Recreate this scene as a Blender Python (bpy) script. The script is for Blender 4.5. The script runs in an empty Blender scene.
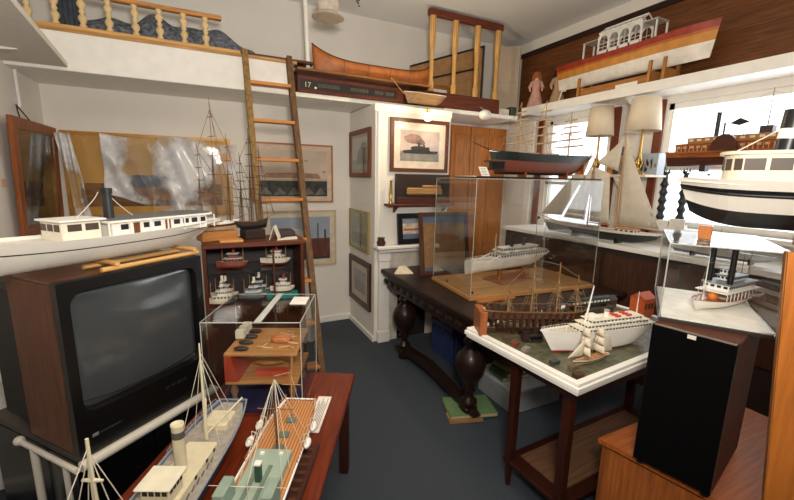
import bpy, math, random
from mathutils import Vector, Matrix
random.seed(7)
PI = math.pi
col = bpy.context.scene.collection
S = bpy.context.scene

# ------------------------------------------------------------------ camera
F = 385.0; EYE = 1.65
pitch = math.atan(72/F); roll = math.radians(1.15); yaw = math.radians(26.1)
fwd = Vector((math.sin(yaw)*math.cos(pitch), math.cos(yaw)*math.cos(pitch), -math.sin(pitch)))
r0 = Vector((math.cos(yaw), -math.sin(yaw), 0)); u0 = r0.cross(fwd)
RR = r0*math.cos(roll)+u0*math.sin(roll); UU = -r0*math.sin(roll)+u0*math.cos(roll)
cam = bpy.data.cameras.new('camera'); cam.lens = F/794*36; cam.sensor_width = 36; cam.clip_start = .02
co = bpy.data.objects.new('camera', cam); col.objects.link(co)
co.matrix_world = Matrix.Translation((0, 0, EYE)) @ Matrix((RR, UU, -fwd)).transposed().to_4x4()
S.camera = co
def ray(x, y): return fwd+RR*((x-397)/F)-UU*((y-250)/F)
def Pz(x, y, z): d = ray(x, y); return Vector((0, 0, EYE))+d*((z-EYE)/d.z)      # the point of the plane z=...
def Px(x, y, X): d = ray(x, y); return Vector((0, 0, EYE))+d*(X/d.x)
def Py(x, y, Y): d = ray(x, y); return Vector((0, 0, EYE))+d*(Y/d.y)

# ------------------------------------------------------------------ materials
def lin(h):
    h = h.lstrip('#'); c = [int(h[i:i+2], 16)/255 for i in (0, 2, 4)]
    return tuple((v/12.92 if v <= .04045 else ((v+.055)/1.055)**2.4) for v in c)+(1,)
MC = {}
def M(h, rough=.5, metal=0, var=.12, scale=14, bump=0, coat=0, stretch=None, kind='noise'):
    key = (h, rough, metal, var, scale, bump, coat, stretch, kind)
    if key in MC: return MC[key]
    m = bpy.data.materials.new('m_'+h.strip('#')); m.use_nodes = True
    nt = m.node_tree; b = nt.nodes['Principled BSDF']; c = lin(h)
    b.inputs['Roughness'].default_value = rough; b.inputs['Metallic'].default_value = metal
    b.inputs['Coat Weight'].default_value = coat; b.inputs['Coat Roughness'].default_value = .12
    tc = nt.nodes.new('ShaderNodeTexCoord'); mp = nt.nodes.new('ShaderNodeMapping')
    nt.links.new(tc.outputs['Object'], mp.inputs[0])
    if stretch: mp.inputs['Scale'].default_value = stretch
    n = nt.nodes.new('ShaderNodeTexNoise'); n.inputs['Scale'].default_value = scale; n.inputs['Detail'].default_value = 5
    nt.links.new(mp.outputs[0], n.inputs['Vector'])
    r = nt.nodes.new('ShaderNodeValToRGB')
    r.color_ramp.elements[0].position = .3; r.color_ramp.elements[1].position = .7
    r.color_ramp.elements[0].color = tuple(v*(1-var) for v in c[:3])+(1,)
    r.color_ramp.elements[1].color = tuple(min(1, v*(1+var)) for v in c[:3])+(1,)
    nt.links.new(n.outputs['Fac'], r.inputs[0]); nt.links.new(r.outputs[0], b.inputs['Base Color'])
    if bump:
        bp = nt.nodes.new('ShaderNodeBump'); bp.inputs['Strength'].default_value = bump; bp.inputs['Distance'].default_value = .004
        nt.links.new(n.outputs['Fac'], bp.inputs['Height']); nt.links.new(bp.outputs[0], b.inputs['Normal'])
    MC[key] = m; return m
def wood(h, ax='x', rough=.4, var=.35, coat=.2, s=5):
    st = {'x': (1, 14, 14), 'y': (14, 1, 14), 'z': (14, 14, 1)}[ax]
    m = M(h, rough+.08, 0, var, s, .05, coat*.4, st); m.node_tree.nodes['Principled BSDF'].inputs['Specular IOR Level'].default_value = .3
    return m
def acrylic(name, tint=(1, 1, 1, 1), gl=.10, ao=0):
    m = bpy.data.materials.new(name); m.use_nodes = True; nt = m.node_tree; nt.nodes.clear()
    o = nt.nodes.new('ShaderNodeOutputMaterial'); t = nt.nodes.new('ShaderNodeBsdfTransparent'); t.inputs[0].default_value = tint
    g = nt.nodes.new('ShaderNodeBsdfGlossy'); g.inputs['Roughness'].default_value = .04
    fr = nt.nodes.new('ShaderNodeFresnel'); fr.inputs[0].default_value = 1.45
    ad = nt.nodes.new('ShaderNodeMath'); ad.operation = 'MULTIPLY_ADD'; ad.inputs[1].default_value = .35; ad.inputs[2].default_value = gl
    mx = nt.nodes.new('ShaderNodeMixShader')
    nt.links.new(fr.outputs[0], ad.inputs[0]); nt.links.new(ad.outputs[0], mx.inputs[0])
    nt.links.new(t.outputs[0], mx.inputs[1]); nt.links.new(g.outputs[0], mx.inputs[2]); nt.links.new(mx.outputs[0], o.inputs[0])
    return m
def emis(name, h, s):
    m = bpy.data.materials.new(name); m.use_nodes = True; b = m.node_tree.nodes['Principled BSDF']
    b.inputs['Base Color'].default_value = lin(h); b.inputs['Emission Color'].default_value = lin(h); b.inputs['Emission Strength'].default_value = s
    return m
GLASS = acrylic('clear_glass', gl=.0); ACR = acrylic('clear_acrylic', (.985, .99, .99, 1), .012)
EDGE = M('#c9cdc6', .15, 0, .05)
WALL = M('#e9e4dc', .85, 0, .03, 3); WHITE = M('#f2efe8', .5, 0, .04); CREAM = M('#e8dfc8', .5, 0, .05, 30)
BLACK = M('#151517', .4, 0, .1); DARK = M('#2a211d', .5, 0, .2); GREY = M('#8b8e90', .6, 0, .1)
BRASS = M('#b8924a', .25, .9, .1); STEEL = M('#b9bcc0', .3, .9, .05)
MAHOG = wood('#6a2a15', 'y', .25, .35, .5); ORANGEW = wood('#b06a30', 'z', .4, .25); PINE = wood('#d8a866', 'x', .45, .2)
DKW = wood('#241510', 'x', .32, .35, .3); WALN = wood('#6b3a22', 'z', .4, .35); OAKX = wood('#a8703c', 'x', .45, .3)
OAKZ = wood('#b07a40', 'z', .45, .25); REDW = wood('#5b2a1b', 'x', .45, .4); TEAK = wood('#bf8a55', 'x', .45, .2)
ROPE = M('#9c8160', .8, 0, .2, 60); ROPEW = M('#d9d2c0', .8); SAIL = M('#d2c9b9', .85, 0, .06, 20)

# ------------------------------------------------------------------ mesh builder
class MB:
    def __init__(s): s.v = []; s.f = []; s.m = []; s.sm = []; s.mats = []; s.cut = []
    def mi(s, m):
        if m not in s.mats: s.mats.append(m)
        return s.mats.index(m)
    def add(s, vs, fs, m, smooth=False):
        o = len(s.v); s.v += [tuple(v) for v in vs]; k = s.mi(m)
        for f in fs: s.f.append(tuple(i+o for i in f)); s.m.append(k); s.sm.append(smooth)
        return s
    def box(s, a, b, m, bev=0):
        s.cut.append((len(s.v), len(s.f)))
        x0, x1 = sorted((a[0], b[0])); y0, y1 = sorted((a[1], b[1])); z0, z1 = sorted((a[2], b[2]))
        if bev:
            e = min(bev, (x1-x0)/2.01, (y1-y0)/2.01, (z1-z0)/2.01)
            P = [(x0+e, y0), (x1-e, y0), (x1, y0+e), (x1, y1-e), (x1-e, y1), (x0+e, y1), (x0, y1-e), (x0, y0+e)]
            Q = [(x0+e, y0+e), (x1-e, y0+e), (x1-e, y0+e), (x1-e, y1-e), (x1-e, y1-e), (x0+e, y1-e), (x0+e, y1-e), (x0+e, y0+e)]
            vs = [(p[0], p[1], z0) for p in Q]+[(p[0], p[1], z0+e) for p in P]+[(p[0], p[1], z1-e) for p in P]+[(p[0], p[1], z1) for p in Q]
            fs = [tuple(range(7, -1, -1)), tuple(range(24, 32))]
            for r in range(3):
                for i in range(8): j = (i+1) % 8; fs.append((r*8+i, r*8+j, r*8+8+j, r*8+8+i))
            return s.add(vs, fs, m)
        vs = [(x, y, z) for z in (z0, z1) for x, y in ((x0, y0), (x1, y0), (x1, y1), (x0, y1))]
        return s.add(vs, [(3, 2, 1, 0), (4, 5, 6, 7), (0, 1, 5, 4), (1, 2, 6, 5), (2, 3, 7, 6), (3, 0, 4, 7)], m)
    def cyl(s, p, q, r, m, r2=None, n=10, cap=True):
        s.cut.append((len(s.v), len(s.f))); p = Vector(p); q = Vector(q); r2 = r if r2 is None else r2; d = (q-p)
        if d.length < 1e-6: return s
        d.normalize(); a = d.orthogonal().normalized(); b = d.cross(a)
        vs = []
        for c, rr in ((p, r), (q, r2)):
            for i in range(n): t = 2*PI*i/n; vs.append(c+a*(rr*math.cos(t))+b*(rr*math.sin(t)))
        s.add(vs, [(i, (i+1) % n, n+(i+1) % n, n+i) for i in range(n)], m, n > 5)
        if cap: s.add(vs, [tuple(range(n-1, -1, -1)), tuple(range(n, 2*n))], m)
        return s
    def tube(s, pts, r, m, n=6):
        for a, b in zip(pts, pts[1:]): s.cyl(a, b, r, m, n=n)
        return s
    def bar(s, p, q, w, h, m, up=(0, 0, 1)):
        s.cut.append((len(s.v), len(s.f))); p = Vector(p); q = Vector(q); d = (q-p).normalized(); up = Vector(up)
        a = d.cross(up)
        a = a.normalized() if a.length > 1e-5 else d.orthogonal().normalized()
        b = a.cross(d)
        vs = [c+a*(i*w/2)+b*(j*h/2) for c in (p, q) for i, j in ((-1, -1), (1, -1), (1, 1), (-1, 1))]
        return s.add(vs, [(3, 2, 1, 0), (4, 5, 6, 7), (0, 1, 5, 4), (1, 2, 6, 5), (2, 3, 7, 6), (3, 0, 4, 7)], m)
    def lathe(s, prof, m, c=(0, 0, 0), n=16):
        vs = []; fs = []
        for r, z in prof:
            for i in range(n): t = 2*PI*i/n; vs.append((c[0]+r*math.cos(t), c[1]+r*math.sin(t), c[2]+z))
        for k in range(len(prof)-1):
            for i in range(n): j = (i+1) % n; fs.append((k*n+i, k*n+j, k*n+n+j, k*n+n+i))
        s.add(vs, fs, m, True)
        return s.add(vs, [tuple(range(n-1, -1, -1)), tuple(range(len(vs)-n, len(vs)))], m)
    def ball(s, c, r, m, n=10, sq=(1, 1, 1)):
        vs = []; fs = []
        for k in range(1, n):
            for i in range(n*2):
                a = PI*k/n; t = PI*i/n
                vs.append((c[0]+sq[0]*r*math.sin(a)*math.cos(t), c[1]+sq[1]*r*math.sin(a)*math.sin(t), c[2]+sq[2]*r*math.cos(a)))
        N = n*2
        for k in range(n-2):
            for i in range(N): j = (i+1) % N; fs.append((k*N+i, k*N+N+i, k*N+N+j, k*N+j))
        o = len(vs); vs += [(c[0], c[1], c[2]+sq[2]*r), (c[0], c[1], c[2]-sq[2]*r)]
        for i in range(N): j = (i+1) % N; fs += [(o, i, j), (o+1, (n-2)*N+j, (n-2)*N+i)]
        return s.add(vs, fs, m, True)
    def prism(s, pts, m, d):
        s.cut.append((len(s.v), len(s.f)))
        d = Vector(d); n = len(pts); vs = [Vector(p) for p in pts]+[Vector(p)+d for p in pts]
        fs = [tuple(range(n-1, -1, -1)), tuple(range(n, 2*n))]+[(i, (i+1) % n, n+(i+1) % n, n+i) for i in range(n)]
        return s.add(vs, fs, m)
    def sheet(s, fn, nu, nv, m, th=.002, smooth=True):
        vs = [Vector(fn(i/nu, j/nv)) for j in range(nv+1) for i in range(nu+1)]
        w = nu+1; fs = [(j*w+i, j*w+i+1, j*w+w+i+1, j*w+w+i) for j in range(nv) for i in range(nu)]
        nrm = (vs[1]-vs[0]).cross(vs[w]-vs[0]).normalized()*th
        N = len(vs); vs2 = vs+[v+nrm for v in vs]
        f2 = [tuple(reversed(f)) for f in fs]+[tuple(i+N for i in f) for f in fs]
        ring = list(range(nu+1))+[j*w+nu for j in range(1, nv+1)]+[nv*w+i for i in range(nu-1, -1, -1)]+[j*w for j in range(nv-1, 0, -1)]
        for a, b in zip(ring, ring[1:]+ring[:1]): f2.append((a, b, b+N, a+N))
        return s.add(vs2, f2, m, smooth)
    def each(s, name, parent):
        c = s.cut+[(len(s.v), len(s.f))]
        for (v0, f0), (v1, f1) in zip(c, c[1:]):
            if f1 == f0: continue
            q = MB(); q.mats = s.mats; q.v = s.v[v0:v1]; q.f = [tuple(i-v0 for i in f) for f in s.f[f0:f1]]; q.m = s.m[f0:f1]; q.sm = s.sm[f0:f1]; q.build(name, parent)
    def build(s, name, parent=None, loc=None, rot=None):
        me = bpy.data.meshes.new(name); me.from_pydata(s.v, [], s.f)
        for m in s.mats: me.materials.append(m)
        me.polygons.foreach_set('material_index', s.m); me.polygons.foreach_set('use_smooth', s.sm)
        me.validate(); me.update()
        o = bpy.data.objects.new(name, me); col.objects.link(o)
        if parent: o.parent = parent
        if loc is not None: o.location = loc
        if rot is not None: o.rotation_euler = rot
        return o
def tag(o, label=None, cat=None, group=None, kind=None):
    if label: o['label'] = label
    if cat: o['category'] = cat
    if group: o['group'] = group
    if kind: o['kind'] = kind
    return o
def thing(name, label, cat, loc=(0, 0, 0), rz=0, group=None, rot=None):
    o = bpy.data.objects.new(name, None); col.objects.link(o); o.empty_display_size = .05
    o.location = loc; o.rotation_euler = rot if rot else (0, 0, rz)
    return tag(o, label, cat, group)
def struct(name, mb): return tag(mb.build(name), kind='structure')
def copy_tree(o, parent=None):
    c = o.copy(); col.objects.link(c)
    if parent: c.parent = parent
    for ch in [x for x in bpy.data.objects if x.parent == o]: copy_tree(ch, c)
    return c
def text(s, size, m, name, parent, loc, rot, ext=.0008):
    cu = bpy.data.curves.new(name, 'FONT'); cu.body = s; cu.size = size; cu.extrude = ext
    t = bpy.data.objects.new(name, cu); me = bpy.data.meshes.new_from_object(t); bpy.data.objects.remove(t)
    me.materials.clear(); me.materials.append(m)
    o = bpy.data.objects.new(name, me); col.objects.link(o); o.parent = parent; o.location = loc; o.rotation_euler = rot
    return o
def ang(a, b): return math.atan2(b[1]-a[1], b[0]-a[0])

# ------------------------------------------------------------------ ship kit (bow towards local +x, keel z = 0)
class Hull:
    def __init__(s, L, B, D, bow=.4, stern=.5, st_w=.55, sheer=(.12, .25), rake=.06, strake=.03, full=.3, bul=.1, rise=.55, brise=0):
        s.L, s.B, s.D, s.bow, s.stern, s.stw, s.sh, s.rake, s.strake, s.full, s.bul, s.rise, s.brise = L, B, D, bow, stern, st_w, sheer, rake, strake, full, bul, rise, brise
    def plan(s, t):
        if t > 1-s.bow: u = (t-(1-s.bow))/s.bow; return max(.015, 1-u**2.1)
        if t < s.stern: u = (s.stern-t)/s.stern; return 1-(1-s.stw)*u**2.4
        return 1
    def top(s, t): return s.D*(1+s.sh[1]*max(0, (t-.5)*2)**2+s.sh[0]*max(0, (.5-t)*2)**2)
    def pt(s, t, k, side):
        e = abs(t-.5)*2; kk = s.full+e**3*(1.1 if t < .5 else .8)
        w = s.B/2*s.plan(t)*(max(k, .0001)**kk); z = s.top(t)*k
        x = (t-.5)*s.L
        x += s.rake*s.L*(k-.5)*max(0, (t-.6)/.4)**2 - s.strake*s.L*(k-.5)*max(0, (.4-t)/.4)**2
        if t < .02 and s.stw > .3: x += 0
        if t < .25: z = s.top(t)*(k+(1-k)*((.25-t)/.25)**2*s.rise)
        if t > .72: z = s.top(t)*(k+(1-k)*((t-.72)/.28)**2.5*s.brise)
        return Vector((x, side*w, z))
    def deckz(s, t): return s.top(t)-s.bul*s.D
    def hw(s, t, k=1): return s.B/2*s.plan(t)
    def build(s, parent, bands, deck, name='hull', railm=None, nt=30):
        ks = [0, .04, .12, .22, .34, .46, .56, .62, .66, .72, .8, .9, 1.0]
        mb = MB()
        def bm(k):
            for lim, m in bands:
                if k <= lim: return m
            return bands[-1][1]
        ts = [i/nt for i in range(nt+1)]
        for side in (1, -1):
            for i in range(nt):
                for j in range(len(ks)-1):
                    q = [s.pt(ts[i], ks[j], side), s.pt(ts[i+1], ks[j], side), s.pt(ts[i+1], ks[j+1], side), s.pt(ts[i], ks[j+1], side)]
                    if side == 1: q.reverse()
                    mb.add(q, [(0, 1, 2, 3)], bm((ks[j]+ks[j+1])/2), True)
        for j in range(len(ks)-1):
            q = [s.pt(0, ks[j], 1), s.pt(0, ks[j], -1), s.pt(0, ks[j+1], -1), s.pt(0, ks[j+1], 1)]
            mb.add(q, [(0, 1, 2, 3)], bm((ks[j]+ks[j+1])/2))
        for side in (1, -1):
            for i in range(nt):
                a, b = s.pt(ts[i], 1, side), s.pt(ts[i+1], 1, side); f = .93
                c, d = Vector((b.x, b.y*f, b.z)), Vector((a.x, a.y*f, a.z)); dz = s.bul*s.D
                mb.add([a, b, c, d], [(0, 1, 2, 3)], railm or bands[-1][1])
                mb.add([d, c, c-Vector((0, 0, dz)), d-Vector((0, 0, dz))], [(0, 1, 2, 3)], bands[-1][1])
        o = mb.build(name, parent)
        dm = MB()
        for i in range(nt):
            a, b = s.pt(ts[i], 1, 1), s.pt(ts[i+1], 1, 1); dz = s.bul*s.D
            dm.add([(a.x, a.y*.93, a.z-dz), (a.x, -a.y*.93, a.z-dz), (b.x, -b.y*.93, b.z-dz), (b.x, b.y*.93, b.z-dz)], [(0, 1, 2, 3)], deck)
        dm.build('deck', parent)
        return o
def deckhouse(p, x0, x1, w, z0, h, wm, rm, nwin=4, over=.006, winm=BLACK, name='deckhouse', wh=.4, taper=0):
    mb = MB(); mb.box((x0, -w/2, z0), (x1, w/2, z0+h), wm, bev=.002)
    o = mb.build(name, p)
    r = MB(); r.box((x0-over, -w/2-over, z0+h), (x1+over, w/2+over, z0+h+max(.003, h*.07)), rm, bev=.001); r.build('roof', o)
    if nwin:
        wn = MB(); L = (x1-x0); s = L/nwin
        for i in range(nwin):
            cx = x0+s*(i+.5); ww = s*.55
            for sd in (-1, 1): wn.box((cx-ww/2, sd*w/2-.0012, z0+h*.45), (cx+ww/2, sd*w/2+.0012, z0+h*(.45+wh)), winm)
        k = max(1, int(w/(s+1e-6)+.5)); k = min(k, 4)
        for i in range(k):
            cy = -w/2+w/k*(i+.5)
            for X in (x0, x1): wn.box((X-.0012, cy-w/k*.3, z0+h*.45), (X+.0012, cy+w/k*.3, z0+h*(.45+wh)), winm)
        wn.each('window', o)
    return o
def funnel(p, x, z, h, r, m, top=BLACK, y=0, rake=0, flare=False):
    mb = MB(); a = Vector((x, y, z)); b = Vector((x-rake, y, z+h))
    mb.cyl(a, a+(b-a)*.8, r, m, n=16); mb.cyl(a+(b-a)*.8, b, r*1.0, top, r2=r*1.05, n=16)
    mb.cyl(b, b+Vector((0, 0, r*.12)), r*1.18, top, n=16)
    return mb.build('funnel', p)
def mast(p, x, z, h, r, m, yards=(), rake=0, y=0, ym=None, furl=None):
    mb = MB(); mb.cyl((x, y, z), (x-rake, y, z+h), r, m, r2=r*.4, n=8)
    o = mb.build('mast', p)
    for f, hl in yards:
        yb = MB(); zz = z+h*f; xx = x-rake*f
        yb.cyl((xx, -hl, zz), (xx, 0, zz), r*.4, ym or m, r2=r*.7, n=6); yb.cyl((xx, 0, zz), (xx, hl, zz), r*.7, ym or m, r2=r*.4, n=6)
        if furl: yb.cyl((xx, -hl*.8, zz-r*.9), (xx, hl*.8, zz-r*.9), r*.8, furl, n=6)
        yb.build('yard', o)
    return o
def rig(p, lines, r, m=ROPE, name='rigging'):
    mb = MB()
    for a, b in lines: mb.cyl(a, b, r, m, n=4, cap=False)
    return mb.build(name, p)
def shrouds(xm, z0, ztop, hw, n=3, sp=.02):
    L = []
    for sd in (-1, 1):
        for i in range(n): L.append(((xm-sp*(i-.5), sd*hw, z0), (xm, 0, ztop)))
        for k in range(1, 6):
            f = k/8; a = [Vector((xm-sp*(i-.5), sd*hw, z0)).lerp(Vector((xm, 0, ztop)), f) for i in (0, n-1)]; L.append((a[0], a[1]))
    return L
def sail(p, pts, m=SAIL, bulge=.01, name='sail'):
    a, b, c, d = [Vector(q) for q in pts]; n = (b-a).cross(d-a).normalized()
    mb = MB(); mb.sheet(lambda u, v: (a.lerp(b, u)).lerp(d.lerp(c, u), v)+n*(bulge*math.sin(PI*u)*math.sin(PI*v)), 8, 8, m, .0012)
    return mb.build(name, p)
def railing(p, H, t0, t1, m, h=.012, n=12, name='railing', r=.0008, inset=.97):
    for sd in (-1, 1):
        prev = None; mb = MB()
        for i in range(n+1):
            q = H.pt(t0+(t1-t0)*i/n, 1, sd); q = Vector((q.x, q.y*inset, q.z)); u = q+Vector((0, 0, h))
            mb.cyl(q, u, r, m, n=4, cap=False)
            if prev: mb.cyl(prev, u, r, m, n=4, cap=False)
            prev = u
        mb.build(name, p)
def cradle(p, xs, w, z, m, name='stand', t=.012, z0=None):
    z0 = 0 if z0 is None else z0
    for x in xs:
        mb = MB(); mb.prism([(x, -w/2, -z), (x, w/2, -z), (x, w/2, z0+.02), (x, w*.25, z0+.003), (x, 0, z0-.004), (x, -w*.25, z0+.003), (x, -w/2, z0+.02)], m, (t, 0, 0)); mb.build(name, p)

# ================================================================== THE ROOM
XL, XR, YB, ZC, YF = -1.15, 3.65, 4.15, 3.31, -1.6
CARPET = M('#3e454f', .95, 0, .3, 260, .5)
struct('floor', MB().box((XL-.1, YF-.1, -.1), (XR+.1, YB+.1, 0), CARPET))
struct('ceiling', MB().box((XL-.1, YF-.1, ZC), (XR+.1, YB+.1, ZC+.1), M('#e6e8ea', .9, 0, .02, 3)))
struct('wall_back', MB().box((XL-.1, YB, 0), (XR+.1, YB+.1, ZC), WALL))
struct('wall_left', MB().box((XL-.1, YF, 0), (XL, YB, ZC), WALL))
struct('wall_front', MB().box((XL-.1, YF-.1, 0), (XR+.1, YF, ZC), wood('#5a3a24', 'z')))
WIN = [(2.66, 3.46, 1.0, 2.33), (.55, 2.14, 1.28, 2.33)]      # y0, y1, z0, z1
w = MB(); wo = .12
ys = [YF, .55, 2.14, 2.66, 3.46, YB]
for i in range(5):
    if i in (1, 3):
        y0, y1, z0, z1 = WIN[1 if i == 1 else 0]
        w.box((XR, y0, 0), (XR+wo, y1, z0), WALL); w.box((XR, y0, z1), (XR+wo, y1, ZC), WALL)
    else: w.box((XR, ys[i], 0), (XR+wo, ys[i+1], ZC), WALL)
struct('wall_right', w)
BRW = wood('#6e3119', 'z', .4, .3)
for n, (y0, y1, z0, z1) in enumerate(WIN):
    r = tag(bpy.data.objects.new('window_%d' % (n+1), None), kind='structure'); col.objects.link(r); r.location = (XR, (y0+y1)/2, z0)
    L = y1-y0; H = z1-z0; f = MB(); X0, X1 = .02, .07
    for a, b in (((X0, -L/2, 0), (X1, -L/2+.04, H)), ((X0, L/2-.04, 0), (X1, L/2, H)), ((X0, -L/2, 0), (X1, L/2, .05)), ((X0, -L/2, H-.05), (X1, L/2, H)), ((X0, -L/2, H*.46), (X1, L/2, H*.46+.035))): f.box(a, b, WHITE)
    f.build('window_frame', r)
    MB().box((.045, -L/2+.03, .04), (.049, L/2-.03, H-.04), GLASS).build('pane', r)
    MB().box((-.14, -L/2-.05, -.035), (.03, L/2+.05, 0), WHITE, bev=.005).build('window_sill', r)
for i, y in enumerate((2.60, 2.19)):
    struct('trim_%d' % (i+1), MB().box((XR-.03, y-.035, 1.1), (XR-.001, y+.035, 2.37), BRW, bev=.004))
struct('trim_3', MB().box((XR-.03, 3.52, .9), (XR-.001, 3.60, 2.37), BRW, bev=.004))
struct('trim_4', MB().box((XR-.05, 3.63, .9), (XR-.001, 3.74, 2.37), WHITE, bev=.01))
# dark panelling over the windows
struct('trim_5', MB().box((XR-.03, -1.0, 2.47), (XR-.001, 3.96, 3.17), wood('#6a3f20', 'y', .45, .35)))
struct('trim_6', MB().box((XR-.05, -1.0, 3.13), (XR-.031, 3.96, 3.18), wood('#2c1812', 'y', .4, .3)))
# chimney breast
CX0, CX1, CY = 1.43, 2.25, 3.42
CH = MB(); CH.box((CX0, CY, 0), (CX1, YB-.001, 2.32), WALL); struct('wall_chimney', CH)
struct('trim_7', MB().box((CX0-.012, CY-.012, 2.25), (CX1+.01, CY-.001, 2.32), WHITE, bev=.005))
struct('trim_8', MB().box((CX0+.02, CY-.014, 1.0), (CX0+.05, CY-.001, 2.25), WHITE, bev=.005))
struct('baseboard_back', MB().box((XL, YB-.02, 0), (CX0, YB-.001, .07), WHITE, bev=.005))
struct('baseboard_left', MB().box((XL+.001, YF, 0), (XL+.02, YB-.02, .07), WHITE, bev=.005))
struct('baseboard_chimney', MB().box((CX0-.02, CY-.012, 0), (CX0-.001, YB-.021, .06), WHITE, bev=.005))

# fireplace surround
fp = thing('fireplace_surround', 'white fireplace surround with marbled panels behind the dark carved table', 'fireplace', (1.88, CY, 0))
MARB = M('#cfc6ba', .35, 0, .25, 12)
for x in (-.36, .30):
    q = MB(); q.box((x-.055, -.05, .12), (x+.055, -.001, .93), WHITE, bev=.004); q.box((x-.065, -.06, 0), (x+.065, -.001, .12), WHITE, bev=.006)
    q.box((x-.065, -.06, .84), (x+.065, -.001, .93), WHITE, bev=.008); q.build('pilaster', fp)
MB().box((-.30, -.035, .62), (.24, -.001, .93), MARB).build('frieze_panel', fp)
MB().box((-.30, -.02, .0), (-.2, -.001, .62), MARB).build('side_panel', fp); MB().box((.14, -.02, .0), (.24, -.001, .62), MARB).build('side_panel', fp)
MB().box((-.2, -.012, 0), (.14, -.001, .62), M('#1c1614', .8)).build('firebox', fp)
MB().box((-.47, -.13, .97), (.38, -.001, 1.005), WHITE, bev=.008).box((-.43, -.09, .93), (.36, -.001, .97), WHITE, bev=.01).build('mantel_shelf', fp)

# wood panelled shutters right of the chimney
sh = thing('wooden_shutter', 'tall varnished pine panelled cupboard door right of the fireplace', 'cupboard door', (2.95, YB-.03, 0))
SHW = wood('#b8712f', 'z', .35, .3, .4)
for i in range(4):
    x0 = -.52+.288*i; q = MB(); q.box((x0, -.03, .0), (x0+.28, .028, 2.3), SHW, bev=.004); lf = q.build('door_leaf', sh)
    for z0, z1 in ((.5, 1.2), (1.28, 2.2)): MB().box((x0+.05, -.04, z0), (x0+.23, -.0301, z1), SHW, bev=.009).build('raised_panel', lf)

# ------------------------------------------------------------------ high shelves
ZS = 2.33
SF = MB().box((XL+.001, 3.56, ZS), (3.25, YB-.001, ZS+.035), WHITE)
hs = thing('wall_shelf', 'long white high shelf across the back wall carrying railings and a canoe', 'shelf', (0, 3.56, ZS))
MB().box((XL+.002, 0, 0), (3.24, YB-3.562, .035), WHITE).build('shelf_board', hs)
MB().box((XL+.002, -.02, 0), (.72, -.001, .25), WHITE, bev=.003).build('fascia', hs)
MB().box((XL+.002, -.025, .25), (.75, .20, .275), wood('#b98a50', 'x')).build('top_board', hs)
MB().box((2.25, -.012, .0), (3.24, -.001, .04), WHITE, bev=.003).build('edge_strip', hs)
rs = thing('wall_shelf', 'white high shelf above the windows carrying the long red and yellow hull', 'shelf', (3.26, 0, 2.39))
MB().box((0, -1.0, 0), (.385, 3.5, .03), WHITE, bev=.003).build('shelf_board', rs)
MB().box((-.015, -1.0, -.02), (0, 3.5, .06), WHITE, bev=.003).build('edge_strip', rs)
for y in (2.30,):
    MB().prism([(.02, y, 0), (.38, y, 0), (.38, y, -.2)], WHITE, (0, .02, 0)).build('bracket', rs)

# left cupboard shelf on brackets
zl = 2.351; a = Px(17, 66, XL+.02); b = Pz(70, 70, zl); c = Pz(10, 0, zl); d = Pz(-60, 0, zl)
ls = thing('wall_shelf', 'white bracketed shelf on the left wall at the upper left corner', 'shelf', (XL, a.y, zl))
def rl(v): return (v.x-XL, v.y-a.y, 0)
MB().prism([(.003, .02, 0), rl(b), rl(c), (c.x-XL, -2.2, 0), (.003, -2.2, 0)], M('#ded7cf', .6, 0, .03), (0, 0, .035)).build('shelf_board', ls)
for yy in (-.02, -.55):
    q = MB(); q.box((.004, yy-.012, -.27), (.02, yy+.012, -.001), WHITE); q.prism([(.02, yy-.008, -.001), (.02, yy-.008, -.022), (.20, yy-.008, -.008), (.20, yy-.008, -.001)], WHITE, (0, .016, 0)); q.build('bracket', ls)

# ------------------------------------------------------------------ turned railing on back shelf
def baluster(z0, z1, r, m):
    h = z1-z0; pr = [(.75, 0), (.75, .08), (.45, .12), (.8, .2), (1, .28), (.8, .36), (.4, .42), (.75, .5), (.4, .58), (.8, .66), (1, .74), (.75, .82), (.45, .88), (.75, .92), (.75, 1)]
    return MB().lathe([(r*a, z0+h*b) for a, b in pr], m, n=12)
RY = 3.59
rl_ = thing('balustrade', 'pale pine balustrade section with turned balusters on the high left shelf', 'railing', (-.35, RY, 2.605))
BALM = M('#e3c794', .5, 0, .1)
xs_ = [Py(px, 30, RY).x+.35 for px in (30, 57, 84, 110, 136, 160, 184, 205.5)]
MB().box((-.62, -.022, 0), (.66, .022, .03), PINE, bev=.004).build('bottom_rail', rl_)
MB().box((-.66, -.026, .232), (.53, .026, .262), wood('#c98d4f', 'x'), bev=.005).build('top_rail', rl_)
for x in xs_:
    o = baluster(.03, .232, .028, BALM).build('baluster', rl_); o.location = (x, 0, 0)
# fabric heap
fb = MB(); random.seed(3)
DEN = M('#666c76', .9, 0, .75, 34, .6)
def heap(u, v):
    x = -.80+1.26*u; y = 3.66+.40*v
    h = (.215+.03*math.sin(u*19)+.02*math.sin(u*31+v*5))*math.sin(PI*min(1, max(0, v)))**.6*math.sin(PI*u)**.35
    return (x, y, 2.372+.235*min(1, v*3 if v < .3 else 1)*0+h*1.0+.0)
fh = MB().sheet(lambda u, v: (lambda p: (p[0], p[1], 2.60+max(0, p[2]-2.36)))(heap(u, v)), 60, 16, DEN, .012)
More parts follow.
